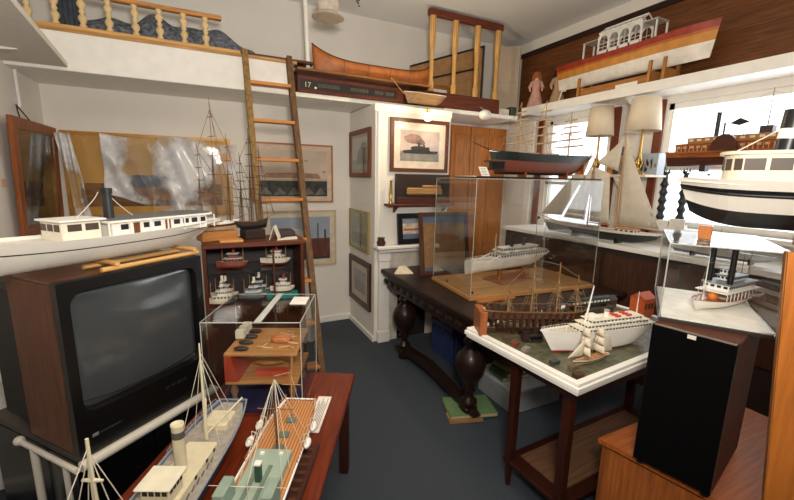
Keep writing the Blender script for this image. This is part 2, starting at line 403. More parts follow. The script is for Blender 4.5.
# the heap lies on a packing board behind the fascia
pb = MB().box((-1.0, 3.785, 2.366), (.6, 4.12, 2.60), M('#7b6a58', .8)).build('storage_box')
tag(pb, 'long brown box behind the white shelf fascia under the blue-grey cloth', 'box')
tag(fh.build('cloth_heap'), 'heap of crumpled blue-grey patterned cloth behind the pale balustrade', 'cloth')
bb = MB()
for i in range(5):
    x = Py(62+5*i, 20, 3.70).x; bb.cyl((x, 3.70, 2.607), (x, 3.70, 3.2), .02, M('#3d4650', .85, 0, .3, 30), n=10)
tag(bb.build('rolled_cloth'), 'dark blue-grey ribbed cloth roll standing behind the balustrade', 'cloth')
hb = Py(88, 3, 3.9); hm = MB(); hm.lathe([(.001, .0), (.17, .0), (.18, .01), (.1, .03), (.09, .1), (.001, .12)], M('#c9b79a', .8), n=20)
o = tag(hm.build('straw_hat'), 'tan brimmed hat on top of the cloth roll at the top left', 'hat'); o.location = (hb.x+.05, 3.86, 3.2)
# loose planks at the left end of rail
a = Py(240, 55, 3.62); b = Py(312, 70, 3.62)
tag(MB().box((a.x, 3.56, 2.606), (b.x, 3.75, 2.628), wood('#4c2c1c', 'x'), bev=.003).build('wooden_board'), 'dark brown board lying flat beside the head of the ladder', 'board')

# ------------------------------------------------------------------ ladder
lx0, lx1 = .335, .68; ld = thing('wooden_ladder', 'weathered wooden ladder leaning on the high white shelf', 'ladder', ((lx0+lx1)/2, 2.545, 0))
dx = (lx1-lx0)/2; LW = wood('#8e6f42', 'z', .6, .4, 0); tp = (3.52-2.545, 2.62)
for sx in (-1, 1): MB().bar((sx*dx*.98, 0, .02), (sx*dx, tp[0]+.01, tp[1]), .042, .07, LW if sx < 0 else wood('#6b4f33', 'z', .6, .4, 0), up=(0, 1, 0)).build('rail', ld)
for k in range(8):
    z = 2.37-.30*k; y = tp[0]*z/tp[1]
    MB().box((-dx+.014, y-.045, z-.012), (dx-.014, y+.045, z+.012), wood('#c98443', 'x', .45, .2), bev=.003).build('rung', ld)

# ------------------------------------------------------------------ pictures
def pic(name, label, cat, c, w, h, rz, fw, fm, layers, mount=0, mm=None, tilt=0, depth=.025, glass=True, group=None):
    t = thing(name, label, cat, c, group=group, rot=(tilt, 0, rz))
    f = MB(); W, H = w/2, h/2
    for p in ([(-W, -H), (W, -H), (W-fw, -H+fw), (-W+fw, -H+fw)], [(W, -H), (W, H), (W-fw, H-fw), (W-fw, -H+fw)], [(W, H), (-W, H), (-W+fw, H-fw), (W-fw, H-fw)], [(-W, H), (-W, -H), (-W+fw, -H+fw), (-W+fw, H-fw)]):
        f.prism([(x, -depth, z) for x, z in reversed(p)], fm, (0, depth, 0))
    f.build('frame', t)
    W -= fw; H -= fw
    if mount: MB().box((-W, -depth*.45, -H), (W, -.001, H), mm or M('#e6ddcb', .8)).build('mount', t); W -= mount; H -= mount
    y0 = -depth*.45-.0012; p = MB()
    for k, (pts, m) in enumerate(layers):
        yy = y0-.0009*k
        p.prism([(-W+2*W*x, yy, -H+2*H*z) for x, z in pts], m, (0, .0008, 0))
    p.build('image', t)
    if glass: MB().box((-W-mount, y0-.0075, -H-mount), (W+mount, y0-.0068, H+mount), GLASS).build('glass', t)
    return t
def R(x0, z0, x1, z1): return [(x0, z0), (x1, z0), (x1, z1), (x0, z1)]
def blob(cx, cz, rx, rz, n=16, j=.15):
    return [(cx+rx*math.cos(2*PI*i/n)*(1+random.uniform(-j, j)), cz+rz*math.sin(2*PI*i/n)*(1+random.uniform(-j, j))) for i in range(n)]
FR = R(0, 0, 1, 1)
SK = M('#cbb9a8', .8, 0, .12, 5); SEA = M('#3a3c38', .7, 0, .5, 18); SHP = M('#4a403a', .8, 0, .3, 20)
def shipshape(x, z, s):
    return [(x-s, z+.03), (x-s*.9, z-.05), (x+s*.85, z-.05), (x+s, z+.05), (x+s*.5, z+.05), (x+s*.45, z+.14), (x+s*.3, z+.14), (x+s*.3, z+.08), (x, z+.08), (x-.02, z+.2), (x-.06, z+.2), (x-.06, z+.08), (x-s*.6, z+.07)]
waves = [[(x, .02), (x+.09, .2), (x+.18, .05)] for x in (0, .2, .4, .62, .8)]
WV = M('#6b6d66', .7, 0, .3)
pic('framed_print', 'pale print of ships above dark waves, upper of two behind the ladder', 'picture', (.815, YB-.003, 1.675), .83, .60, 0, .014, OAKX,
    [(FR, SK), (R(0, 0, 1, .34), SEA), (R(0, .34, 1, .38), M('#b9a892', .8))]+[(w_, WV) for w_ in waves]+[([(.05, .4), (.9, .4), (.86, .5), (.6, .52), (.1, .5)], M('#9a7a62', .8, 0, .3)), (blob(.68, .78, .03, .02), M('#a08a78')), (blob(.95, .55, .03, .02), M('#a08a78'))], .05, M('#d8c2ac', .8))
pic('framed_print', 'print of a harbour ship under blue sky, lower of two behind the ladder', 'picture', (.875, YB-.003, .985), .77, .61, 0, .016, M('#c9b495', .5),
    [(FR, M('#9aa5b4', .8, 0, .1, 4)), (R(0, 0, 1, .3), SEA), (blob(.3, .62, .3, .14), M('#c9c2ba', .8)), ([(.35, .12), (1, .05), (1, .5), (.62, .5), (.4, .42)], M('#6b3d30', .8, 0, .3)), (R(.78, .3, .8, .85), SHP), (R(.9, .2, .93, .7), SHP), ([(.0, .2), (.35, .2), (.3, .4), (.0, .42)], SHP)], .055, M('#d8cab4', .8))
pic('framed_print', 'walnut framed print of a tall ship by a cliff, highest on chimney side', 'picture', (CX0-.002, 3.80, 1.885), .58, .47, -PI/2, .045, wood('#6b3c26', 'z'),
    [(FR, M('#b5b4a4', .8)), (R(0, 0, 1, .3), M('#8b9088', .8)), ([(.25, .2), (.95, .15), (.95, .8), (.7, .85), (.45, .6)], M('#5e6a68', .8, 0, .3))], .03, M('#a8765a', .7))
pic('framed_print', 'narrow greenish print in a thin gilt frame, middle of chimney side', 'picture', (CX0-.002, 3.82, 1.10), .56, .42, -PI/2, .016, M('#a8935c', .4, .3),
    [(FR, M('#8f9478', .8, 0, .25, 8)), (R(0, 0, 1, .4), M('#6f735a', .8, 0, .3))], .05, M('#9aa184', .8))
pic('framed_print', 'dark mahogany framed pale print hanging lowest on the chimney side', 'picture', (CX0-.002, 3.80, .545), .62, .50, -PI/2, .055, wood('#43201a', 'z', .3),
    [(FR, M('#8d8a80', .8, 0, .2)), (R(.1, 0, .9, .55), M('#6f6f68', .8, 0, .3))], .075, M('#c4b49a', .8))
# chimney front: painting of a steamer, scaled to CY
k = CY/3.8; 
pic('framed_painting', 'brown framed watercolour of a dark steamship on the chimney breast', 'picture', (1.898, CY-.002, 1.65+.345*k), .645, .50, 0, .035, wood('#5a3526', 'x'),
    [(FR, M('#b9a9a8', .8, 0, .3, 6)), (R(0, 0, 1, .3), M('#8b8784', .8, 0, .2)), (blob(.32, .72, .22, .16), M('#8a6f6a', .8, 0, .4)), (blob(.5, .62, .12, .1), M('#6e5f60', .8, 0, .4)), (shipshape(.52, .3, .47), M('#25262a', .7)), (shipshape(.5, .42, .25), M('#2b2b2c', .7))], .07, M('#e2d5c6', .8))
# wall bracket shelf below the painting with a dark half model
a = Py(384, 202, CY-.1); b = Py(449, 200, CY-.1)
bs = thing('bracket_shelf', 'small brown wall shelf under the steamship watercolour', 'shelf', (1.92, CY, 1.405))
MB().box((-.40, -.13, -.02), (.34, -.001, 0), REDW, bev=.004).build('shelf_board', bs)
MB().prism([(-.3, -.001, -.02), (-.3, -.1, -.02), (-.3, -.001, -.09)], REDW, (.02, 0, 0)).build('bracket', bs)
MB().prism([(.26, -.001, -.02), (.26, -.1, -.02), (.26, -.001, -.09)], REDW, (.02, 0, 0)).build('bracket', bs)
db = thing('model_case', 'dark boxed half model on the small brown wall shelf', 'model case', (1.925, CY-.07, 1.4055))
MB().box((-.30, .0, 0), (.30, .05, .285), M('#2e211c', .5), bev=.004).box((-.30, -.02, 0), (.30, -.0, .06), M('#4a241a', .4), bev=.004).build('case_back', db)
MB().box((-.2, -.03, .085), (.2, -.001, .155), wood('#a27a4c', 'x'), bev=.012).box((-.03, -.03, .155), (.18, -.001, .18), wood('#a27a4c', 'x'), bev=.006).build('half_hull', db)
o = tag(MB().lathe([(.02, 0), (.022, .01), (.012, .03), (.016, .1), (.01, .2), (.014, .22)], BRASS).build('brass_figure'), 'slim brass shell case at the left end of the brown wall shelf', 'brass ornament'); o.location = (1.57, CY-.06, 1.4055)
o = tag(MB().lathe([(.035, 0), (.045, .03), (.03, .06), (.038, .08)], M('#4a3026', .3)).build('small_pot'), 'small dark brown pot at the left end of the white mantel', 'pot'); o.location = (1.47, CY-.07, 1.006)
pic('framed_photograph', 'black framed photo of a warship leaning on the white mantel', 'picture', (1.885, CY-.075, 1.006+.155), .50, .30, 0, .05, BLACK,
    [(FR, M('#8b95a2', .7, 0, .2)), (R(0, .25, 1, .75), M('#c9b9a6', .7, 0, .3, 30)), (R(.05, .4, .95, .5), M('#a5604a', .7, 0, .4, 30)), (R(0, 0, 1, .22), M('#5d6c86', .7))], .0, tilt=-.12, glass=True)
# left wall frame
pic('framed_painting', 'large dark oil painting in a brown frame on the left wall', 'picture', (-1.105, 3.70, 1.60), .80, .78, PI/2, .07, wood('#8a4c26', 'z'),
    [(FR, M('#2b2a22', .25, 0, .4, 4)), (R(0, 0, 1, .28), M('#1f1c18', .25, 0, .4, 6)), (shipshape(.6, .3, .3), M('#3a3026', .3))], .02, M('#3b2a1c', .4), tilt=.03)
hk = MB(); hk.cyl((XL+.05, 3.53, 1.99), (XL+.012, 3.62, 2.09), .004, DARK).cyl((XL+.05, 3.71, 1.99), (XL+.012, 3.62, 2.09), .004, DARK)
tag(hk.build('picture_wire'), 'dark hanging wire above the large dark oil painting', 'wire')
# back-left painting in gilt
random.seed(11)
pic('framed_painting', 'wide gold-mounted seascape on the back wall, half covered by plastic', 'picture', (-.42, YB-.003, 1.62), 1.28, .72, 0, .025, M('#a8772e', .4, .3),
    [(FR, M('#c99a4e', .7, 0, .2, 3)), (R(0, 0, 1, .38), M('#7d5426', .7, 0, .5, 9)), (blob(.45, .42, .25, .1, 20), M('#3d4a5c', .7, 0, .4)), (blob(.25, .2, .22, .12, 20), M('#8a5a2c', .7, 0, .4)), (blob(.7, .18, .25, .1, 20), M('#a0682e', .7, 0, .4))], .07, M('#c08f3a', .5, .15, .12))
# plastic sheet
pm = bpy.data.materials.new('plastic_film'); pm.use_nodes = True; nt = pm.node_tree; bsd = nt.nodes['Principled BSDF']
bsd.inputs['Base Color'].default_value = (.92, .93, .96, 1); bsd.inputs['Roughness'].default_value = .22; bsd.inputs['Specular IOR Level'].default_value = .9
tcn = nt.nodes.new('ShaderNodeTexCoord'); nz = nt.nodes.new('ShaderNodeTexNoise'); nz.inputs['Scale'].default_value = 3.2; nz.inputs['Detail'].default_value = 3; nt.links.new(tcn.outputs['Object'], nz.inputs[0])
rm = nt.nodes.new('ShaderNodeValToRGB'); rm.color_ramp.elements[0].position = .42; rm.color_ramp.elements[0].color = (.06,)*3+(1,); rm.color_ramp.elements[1].position = .6; rm.color_ramp.elements[1].color = (.8,)*3+(1,)
nt.links.new(nz.outputs['Fac'], rm.inputs[0]); nt.links.new(rm.outputs[0], bsd.inputs['Alpha'])
def film(u, v):
    x = -.78+1.05*u; top = 1.97-.02*math.sin(u*9)-.03*u; bot = 1.38+.10*math.sin(u*4+2)-.1*u*(1-u)
    z = top+(bot-top)*v
    return (x, 4.06+.022*math.sin(u*16+v*3)+.018*math.sin(u*37-v*9)+.012*math.sin(v*13+u*6)-.02*v, z)
tag(MB().sheet(film, 60, 30, pm, .0015).build('plastic_sheet'), 'crinkled clear plastic sheet draped over the gold-mounted seascape', 'plastic sheet')
def film2(u, v):
    x = -1.06+.10*u+.10*v; z = 1.95-.78*v
    return (x, 4.0-.03*v+.015*math.sin(u*12+v*5), z)
tag(MB().sheet(film2, 20, 20, pm, .0015).build('plastic_sheet'), 'narrow strip of plastic hanging at the left edge of the seascape', 'plastic sheet')
o = tag(MB().box((0, -.03, -.02), (.002, .04, .03), M('#e8b8a8')).build('paper_note'), 'small pink note on the left wall at the photo edge', 'note'); p = Px(3, 184, XL+.002); o.location = p

# ------------------------------------------------------------------ display cabinet with ship models
cb = thing('display_cabinet', 'dark wooden glass-fronted cabinet holding ship models beneath the tall ships', 'cabinet', (.22, 2.25, 0))
CW = wood('#4a2516', 'z', .3); W_ = .27
MB().box((-W_, 0, 1.255), (W_+.01, .27, 1.282), wood('#5a2e1c', 'x', .3), bev=.004).build('top', cb)
MB().box((-W_, .25, .1), (W_, .262, 1.255), M('#20191a', .6)).build('back', cb)
for s in (-1, 1): MB().box((s*W_, .0, 0), (s*(W_-.02), .25, 1.255), CW).build('side', cb)
MB().box((-W_+.02, 0, .90), (W_-.02, .25, .92), CW).box((-W_+.02, 0, .0), (W_-.02, .25, .06), CW).build('bottom', cb)
MB().box((-W_+.02, .01, 1.115), (W_-.02, .25, 1.121), GLASS).build('shelf', cb)
MB().box((-W_+.025, -.004, .92), (W_-.025, 0, 1.24), GLASS).build('glass_door', cb)
MB().box((-W_+.02, 0, .06), (W_-.02, .012, .90), CW).build('lower_door', cb)
MB().box((.09, -.006, .92), (.10, .002, 1.24), CW).build('muntin', cb)
mi = 0
CBM = [('white and cream many-decked ship model, front left on the cabinet floor', .03, 2.31, .922, '#efe6cf', .17, 4), ('pale grey ship model with a buff house, centre of the cabinet floor', .20, 2.33, .922, '#8f9aa0', .15, 3), ('ship model on a turquoise sea base, right of the cabinet floor', .37, 2.33, .922, '#e6e0d0', .14, 2),
       ('cream ship model at the back left of the cabinet floor', .05, 2.42, .922, '#d9cdb0', .15, 3), ('red-trimmed dark ship model, left on the glass cabinet shelf', .10, 2.36, 1.122, '#8a5040', .17, 2), ('small white ship model, right on the glass cabinet shelf', .34, 2.36, 1.122, '#dcd3c2', .17, 2), ('blue-grey ship model at the back of the cabinet floor', .24, 2.44, .922, '#5d7688', .15, 3)]
for lab, x, y, z, hx, L, n in CBM:
    t = thing('ship_model', lab, 'ship model', (x, y, z), 2.95)
    sb_ = 0
    if 'turquoise' in lab: MB().box((-.09, -.04, 0), (.09, .04, .03), M('#2f9f92', .3, 0, .3, 30)).build('sea_base', t); sb_ = .03
    H = Hull(L, .045, .035, bul=.1, rake=.02); H.build(t, [(.35, M('#7a2c22')), (1, M(hx))], CREAM)
    for o in t.children:
        if o.name.startswith(('hull', 'deck')): o.location.z = sb_
    zz = H.top(.5)-.004+sb_
    for j in range(n): deckhouse(t, -L*.3+.018*j, L*.22-.018*j, .038-.006*j, zz+.028*j, .024, M(hx), WHITE, 5)
    funnel(t, -.01, zz+.028*n-.002, .04, .008, CREAM if n > 2 else M('#a0392c'))
    mast(t, L*.3, zz, .10, .0022, TEAK); mast(t, -L*.36, zz, .09, .0022, TEAK)
# tall ships on top
def tallship(label, loc, rz, L, hz, hm, mm, masts, furl=None, bow=True, group=None, name='tall_ship_model', yl=.35, ny=4, deck=TEAK, B=None, band=None):
    t = thing(name, label, 'ship model', loc, rz, group)
    H = Hull(L, B or L*.17, hz, sheer=(.25, .3), rake=.08, bul=.12); H.build(t, band or [(.5, hm), (1, mm)], deck)
    lines = []
    for mx, mh in masts:
        z0 = H.deckz(.5)*.98; top = z0+mh
        mast(t, mx*L, z0-.002, mh, max(.0034 if L > .2 else .001, L*.008), mm if L > .2 else TEAK, [(f, L*yl*(1.15-f)) for f in [(.25+.6*i/(ny-1)) for i in range(ny)]], furl=furl)
        lines += shrouds(mx*L, H.top(.5), z0+mh*.62, H.hw(.5), 3, L*.03)
        lines.append(((mx*L, 0, top*.98), (mx*L+L*.24, 0, z0+.01)))
    e = H.pt(1, 1, 0); tip = Vector((L*.5+L*.25, 0, e.z+L*.1))
    if bow: MB().cyl((L*.42, 0, e.z-.003), tip, L*.008, mm, r2=L*.004, n=8).build('bowsprit', t); m0 = max(masts); z0 = H.deckz(.5); lines += [((m0[0]*L, 0, z0+m0[1]*f), tip) for f in (.6, .9)]
    for (m1, h1), (m2, h2) in zip(masts, masts[1:]): lines += [((m1*L, 0, z0+h1*.9), (m2*L, 0, z0+h2*.9)), ((m1*L, 0, z0+h1*.9), (m2*L, 0, z0+h2*.4))]
    rig(t, lines, .0013 if L > .2 else .0004, M('#5e4a36', .8) if L > .2 else ROPE)
    deckhouse(t, -L*.3, -L*.16, L*.07, H.deckz(.25)-.002, L*.04, mm, TEAK, 2); deckhouse(t, -.02*L, .1*L, L*.07, H.deckz(.5)-.002, L*.035, mm, TEAK, 2)
    return t, H
CR = M('#c7b9a0', .8)
t1 = (0.0, 2.40, 1.345)
tallship('tall three-masted ship model with golden spars, highest on the display cabinet', (.035, 2.40, 1.335), .35, .26, .05, wood('#4a2c1c', 'x'), wood('#7d552f', 'z'), [(-.3, .44), (.0, .68), (.3, .50)], yl=.46, ny=5, band=[(.5, M('#a89a80')), (.75, REDW), (1, WHITE)])
tallship('dark three-masted ship model beside the ladder on the display cabinet', (.225, 2.42, 1.335), .5, .21, .045, BLACK, M('#3a302b'), [(-.3, .40), (0, .54), (.3, .45)], yl=.46, ny=6, deck=DARK)
for cx, cy, l, lab in ((.035, 2.40, .2, 'orange-brown display plinth under the tallest ship on the cabinet'), (.225, 2.42, .12, 'small dark plinth under the dark three-masted ship')):
    z1 = 1.335
    o = MB().box((-l/2, -.045, 0), (l/2, .045, z1-1.2835), OAKX if l == .2 else DARK, bev=.004).box((-l*.3, -.006, z1-1.2835), (l*.3, .006, z1-1.2835+.004), DARK).build('display_plinth'); o.location = (cx, cy, 1.2825); o.rotation_euler.z = .35; tag(o, lab, 'plinth')
p = MB(); p.sheet(lambda u, v: (.30+.05*u+.03*v, 2.27+.1*v, 1.286+.075*(1-abs(2*u-1))), 8, 3, M('#ddd3c0', .8), .003, False)
tag(p.build('folded_card'), 'white card folded like a tent on the display cabinet', 'card')
tag(MB().prism([(.34, 2.26, 1.2835), (.46, 2.28, 1.2835), (.47, 2.36, 1.2835), (.40, 2.34, 1.2835)], M('#d8cfbd', .8), (0, 0, .006)).build('paper_sheet'), 'loose cream papers lying right of the folded card', 'paper')
tag(MB().box((.04, 2.262, 1.2825), (.16, 2.34, 1.296), wood('#c98b4c', 'x'), bev=.003).build('wooden_plaque'), 'light orange wooden plaque at the front of the display cabinet top', 'plaque')
tag(MB().box((.36, 2.39, 1.2825), (.47, 2.515, 1.32), DARK, bev=.006).build('flat_box'), 'dark flat box at the back right of the display cabinet top', 'box')

# ------------------------------------------------------------------ television
k = 1.4
FLp = Vector((-.365*k, 1.222*k, 0)); FRp = Vector((-.04*k, 1.502*k, 0)); tz0, tz1 = .56, 1.255
tw = (FRp-FLp).length; rz = ang(FLp, FRp)
tv = thing('television', 'large old television with a walnut cabinet and black front', 'television', (FLp.x, FLp.y, tz0), rz)
hh = tz1-tz0; dep = .36
MB().box((0, .03, 0), (tw, dep*.95, hh-.01), wood('#5d3520', 'z', .35, .4), bev=.006).build('cabinet', tv)
MB().box((0, .03, hh-.0095), (tw, dep*.95, hh), wood('#5d3520', 'x', .3, .4), bev=.002).build('cabinet_top', tv)
MB().box((.01, dep*.95+.001, .03), (tw-.01, dep+.20, hh-.05), M('#161617', .6), bev=.02).box((.05, dep+.20, .1), (tw-.05, dep+.32, hh-.14), M('#161617', .6), bev=.04).build('rear_housing', tv)
fz0, fz1 = .165, hh-.045
bx0, bx1 = .036, tw-.034
def rr(x0, z0, x1, z1, r_, n=6):
    P_ = []
    for cx_, cz_, a0 in ((x1-r_, z0+r_, -90), (x1-r_, z1-r_, 0), (x0+r_, z1-r_, 90), (x0+r_, z0+r_, 180)):
        for k_ in range(n+1): a_ = math.radians(a0+90*k_/n); P_.append((cx_+r_*math.cos(a_), cz_+r_*math.sin(a_)))
    return P_
outr, inr, inb = rr(0, 0, tw, hh, .006), rr(bx0, fz0, bx1, fz1, .05), rr(bx0+.008, fz0+.008, bx1-.008, fz1-.008, .045)
N_ = len(outr); vv = [(x, -.005, z) for x, z in outr]+[(x, -.005, z) for x, z in inr]+[(x, .028, z) for x, z in inb]+[(x, .03, z) for x, z in outr]
fm = MB(); fm.add(vv, [(i, (i+1) % N_, N_+(i+1) % N_, N_+i) for i in range(N_)]+[(N_+i, N_+(i+1) % N_, 2*N_+(i+1) % N_, 2*N_+i) for i in range(N_)]+[(3*N_+i, 3*N_+(i+1) % N_, (i+1) % N_, i) for i in range(N_)], M('#0b0b0c', .35)); fm.build('front_bezel', tv)
def scr(u, v):
    x = bx0+.002+(bx1-bx0-.004)*u; z = fz0-.005+(fz1-fz0+.01)*v
    return (x, .027-.022*(1-(2*u-1)**2)*(1-(2*v-1)**2)**.8, z)
sc = MB(); sc.sheet(scr, 16, 16, M('#43474a', .12, 0, .06, 2, 0, .5), -.004); sc.build('screen', tv)
MB().tube([(bx0+.008, .018, fz0+.045), (tw*.25, .003, fz0+.034), (tw*.5, -.001, fz0+.03), (tw*.75, .003, fz0+.034), (bx1-.008, .018, fz0+.045)], .0022, BLACK).build('screen_lip', tv)
MB().box((.05, -.0065, .058), (.072, -.0052, .072), M('#77797c', .4)).build('badge', tv)
q = MB()
for i in range(8): q.box((.08+.010*i, -.006, .060), (.087+.010*i, -.0052, .067), M('#3c3e40', .4))
q.each('worn_mark', tv)
q = MB(); 
for i in range(4): q.box((tw*.6+.03*i, -.0075, .10), (tw*.6+.018+.03*i, -.005, .112), M('#2c2c2f', .3))
q.each('control_button', tv)
# stand
sd = thing('television_stand', 'white tubular stand with dark glass front under the television', 'tv stand', (FLp.x, FLp.y, 0), rz)
TB = M('#ded8cc', .3, 0, .04); ZT = .528
MB().box((-.0, .0, ZT+.004), (tw, dep+.32, ZT+.030), M('#4a4540', .5)).build('shelf_board', sd)
MB().tube([(-.01, -.024, ZT+.008), (tw+.01, -.024, ZT+.008)], .021, TB, 14).build('front_tube', sd)
for x in (-.026, tw+.02):
    MB().tube([(x, -.03, ZT+.005), (x, dep+.02, ZT+.005)], .011, TB, 12).ball((x, dep+.02, ZT+.005), .02, TB, 8).build('side_tube', sd)
    MB().tube([(x, dep*.75, ZT), (x, dep*.75, .02)], .014, TB, 12).build('upright', sd); MB().tube([(x, .05, ZT), (x, .05, .02)], .010, TB, 12).build('upright', sd)
MB().box((0, .03, .08), (tw, dep+.32, ZT-.002), M('#0e0e11', .2)).build('cabinet_body', sd)
for s in (0, 1): MB().box((tw*.5*s+.005, .018, .09), (tw*.5*(s+1)-.005, .029, ZT-.015), M('#0a0b10', .08), bev=.002).build('glass_door', sd)
MB().box((0, .03, .0), (tw, dep, .08), BLACK).build('plinth', sd)
# white panel bottom-left with cane piece
a = Pz(-30, 560, .3)
wp = thing('white_cabinet', 'white cabinet side at the lower left photo edge beside the television stand', 'cabinet', (-1.02, 2.86, 0), .0)
MB().box((-.12, -.4, 0), (.09, .3, .60), WHITE, bev=.01).build('body', wp); MB().box((-.125, -.42, .60), (.10, .3, .62), WHITE, bev=.004).build('top', wp)
# white steamer on television
b0 = Vector((FLp.x-.02, FLp.y-.02, 0)); 
s_ = Py(212, 235, 2.28)
th = rz+PI+.22
st = thing('steamboat_model', 'long white passenger launch model with black funnel on the television', 'ship model', Vector((FLp.x, FLp.y, 0))+Vector((math.cos(rz), math.sin(rz), 0))*.19+Vector((-math.sin(rz), math.cos(rz), 0))*.085+Vector((0, 0, tz1+.044)), rz+PI)
st.scale = (1.05, 1.28, .98)
H = Hull(1.05, .19, .11, bow=.45, stern=.35, st_w=.55, sheer=(.15, .35), rake=.07, full=.5, bul=.12)
HW = M('#efeae0', .35, 0, .03)
H.build(st, [(.61, HW), (.655, BLACK), (1, HW)], WHITE)
zz = H.deckz(.5)
CLAP = M('#e9e2cf', .5, 0, .05, 90)
hs_ = MB(); hs_.box((-.44, -.072, zz-.002), (-.02, .072, zz+.062), WHITE, bev=.002); hs_.build('deckhouse', st)
wn = MB()
for i in range(9):
    for sd_ in (-1, 1):
        x = -.43+.044*i
        if i in (4, 7): wn.box((x, sd_*.0715, zz+.004), (x+.024, sd_*.0735, zz+.055), wood('#6d4526', 'z'))
        else: wn.box((x, sd_*.0715, zz+.03), (x+.028, sd_*.0735, zz+.052), BLACK)
wn.each('cabin_window', st)
rf = MB(); rf.prism([(x_, y_, zz+.062) for x_, y_ in ([(-.44+.06*math.cos(a_*PI/8+PI/2), .086*math.sin(a_*PI/8+PI/2)) for a_ in range(9)]+[(.0, -.086), (.0, .086)])], WHITE, (0, 0, .008)); rf.build('roof', st)
rf = MB(); rf.prism([(x_, y_, zz+.070) for x_, y_ in ([(-.435+.055*math.cos(a_*PI/8+PI/2), .08*math.sin(a_*PI/8+PI/2)) for a_ in range(9)]+[(-.01, -.08), (-.01, .08)])], M('#6a6968', .8, 0, .2, 60), (0, 0, .003)); rf.build('roof_cover', st)
MB().box((.005, -.055, zz), (.13, .055, zz+.075), CLAP, bev=.004).build('wheelhouse', st)
wn = MB()
for sd_ in (-1, 1):
    for i in range(2): wn.box((.015+.055*i, sd_*.0545, zz+.04), (.058+.055*i, sd_*.0562, zz+.066), M('#4f453c', .15))
for i in range(3): wn.box((.1295, -.048+.033*i, zz+.04), (.1315, -.022+.033*i, zz+.066), M('#4f453c', .15))
wn.each('wheelhouse_window', st)
MB().box((-.01, -.065, zz+.075), (.14, .065, zz+.083), WHITE, bev=.003).build('wheelhouse_roof', st)
fn = MB(); fn.cyl((-.063, 0, zz+.07), (-.063, 0, zz+.195), .017, M('#23272a', .5), r2=.015, n=16).cyl((-.063, 0, zz+.175), (-.063, 0, zz+.197), .0185, M('#1a1d20', .5), n=16); fn.build('funnel', st)
ft = MB()
for e in (-1, 1):
    pts = [Vector((-.063+e*(.015+.10*t_), -.02+.0*t_, zz+.18-.115*(t_**.8))) for t_ in [i/8 for i in range(9)]]; ft.tube(pts, .0016, ROPEW, 5)
ft.cyl((-.063, -.02, zz+.165), (-.063, -.022, zz+.07), .002, ROPEW); ft.build('stay_rope', st)
MB().cyl((-.25, 0, zz+.07), (-.255, 0, zz+.2), .001, ROPE, n=5).build('mast', st)
rb = MB()
for i in range(7):
    for sd_ in (-1, 1): rb.box((-.47+.078*i, sd_*.083-.002, zz), (-.466+.078*i, sd_*.083+.002, zz+.062), WHITE)
rb.each('stanchion', st)
cr = thing('boat_cradle', 'pale dowel boat cradle under the white launch on the television', 'boat cradle', Vector((st.location.x, st.location.y, tz1+.001)), rz+PI)
for sd_ in (-1, 1): MB().cyl((-.42, sd_*.06, .012), (.02, sd_*.06, .012), .010, PINE, n=12).build('dowel', cr)
for x in (-.39, -.03): MB().cyl((x, -.08, .032), (x, .08, .032), .0105, PINE, n=12).build('crossbar', cr)

# ------------------------------------------------------------------ mahogany table, foreground
tu = Vector((.47, .883, 0)); tv_ = Vector((-.883, .47, 0)); C0 = Vector((.684, 1.903, 0)); TR = math.atan2(tu.y, tu.x)
TZ = .56
ft = thing('mahogany_table', 'red mahogany low table under the two foreground ship models', 'table', C0, TR)      # local -x towards camera, +y to the left
MB().box((-1.35, 0, TZ-.035), (0, .68, TZ), wood('#6f2c16', 'x', .22, .3, .6), bev=.006).build('table_top', ft)
MB().box((-1.30, .04, TZ-.12), (-.05, .06, TZ-.035), MAHOG).box((-1.3, .60, TZ-.12), (-.05, .62, TZ-.035), MAHOG).box((-.07, .06, TZ-.12), (-.05, .60, TZ-.035), MAHOG).build('apron', ft)
for x, y in ((-.08, .05), (-.08, .61), (-1.27, .05), (-1.27, .61)): MB().box((x-.025, y-.025, 0), (x+.025, y+.025, TZ-.12), wood('#3a1a12', 'z')).box((x-.03, y-.03, TZ-.12), (x+.03, y+.03, TZ-.036), MAHOG).build('leg', ft)
def TL(a_, b_): return C0+tu*a_+tv_*b_       # local (a along -towards back, b left)
# printed label
lb = thing('printed_label', 'white typed label card beside the wooden-decked ship', 'label', TL(-.385, .115)+Vector((0, 0, TZ+.001)), TR)
MB().box((-.14, -.033, 0), (.14, .033, .0012), M('#f0e6dc', .6)).build('card', lb)
q = MB()
for i in range(7):
    ln = .24*(1-.1*(i % 3)) if i else .12
    q.box((-.12, .024-.0075*i, .0012), (-.12+ln, .0262-.0075*i, .0016), M('#4a4a50', .7))
q.each('print_line', lb)
# slotted dark wooden box
wb = thing('slotted_box', 'dark wooden slotted block on the mahogany table near the ship', 'wooden block', TL(-.76, .10)+Vector((0, 0, TZ+.001)), TR)
q = MB(); q.box((-.16, -.045, 0), (.14, .045, .012), wood('#4a2a20', 'x'))
q.box((-.16, -.045, .012), (.14, -.03, .028), wood('#4a2a20', 'x')).box((-.16, .03, .012), (.14, .045, .028), wood('#4a2a20', 'x')); q.build('body', wb)
for i in range(7): MB().box((-.15+.04*i, -.03, .012), (-.135+.04*i, .03, .028), wood('#5e3a2b', 'y')).build('slat', wb)

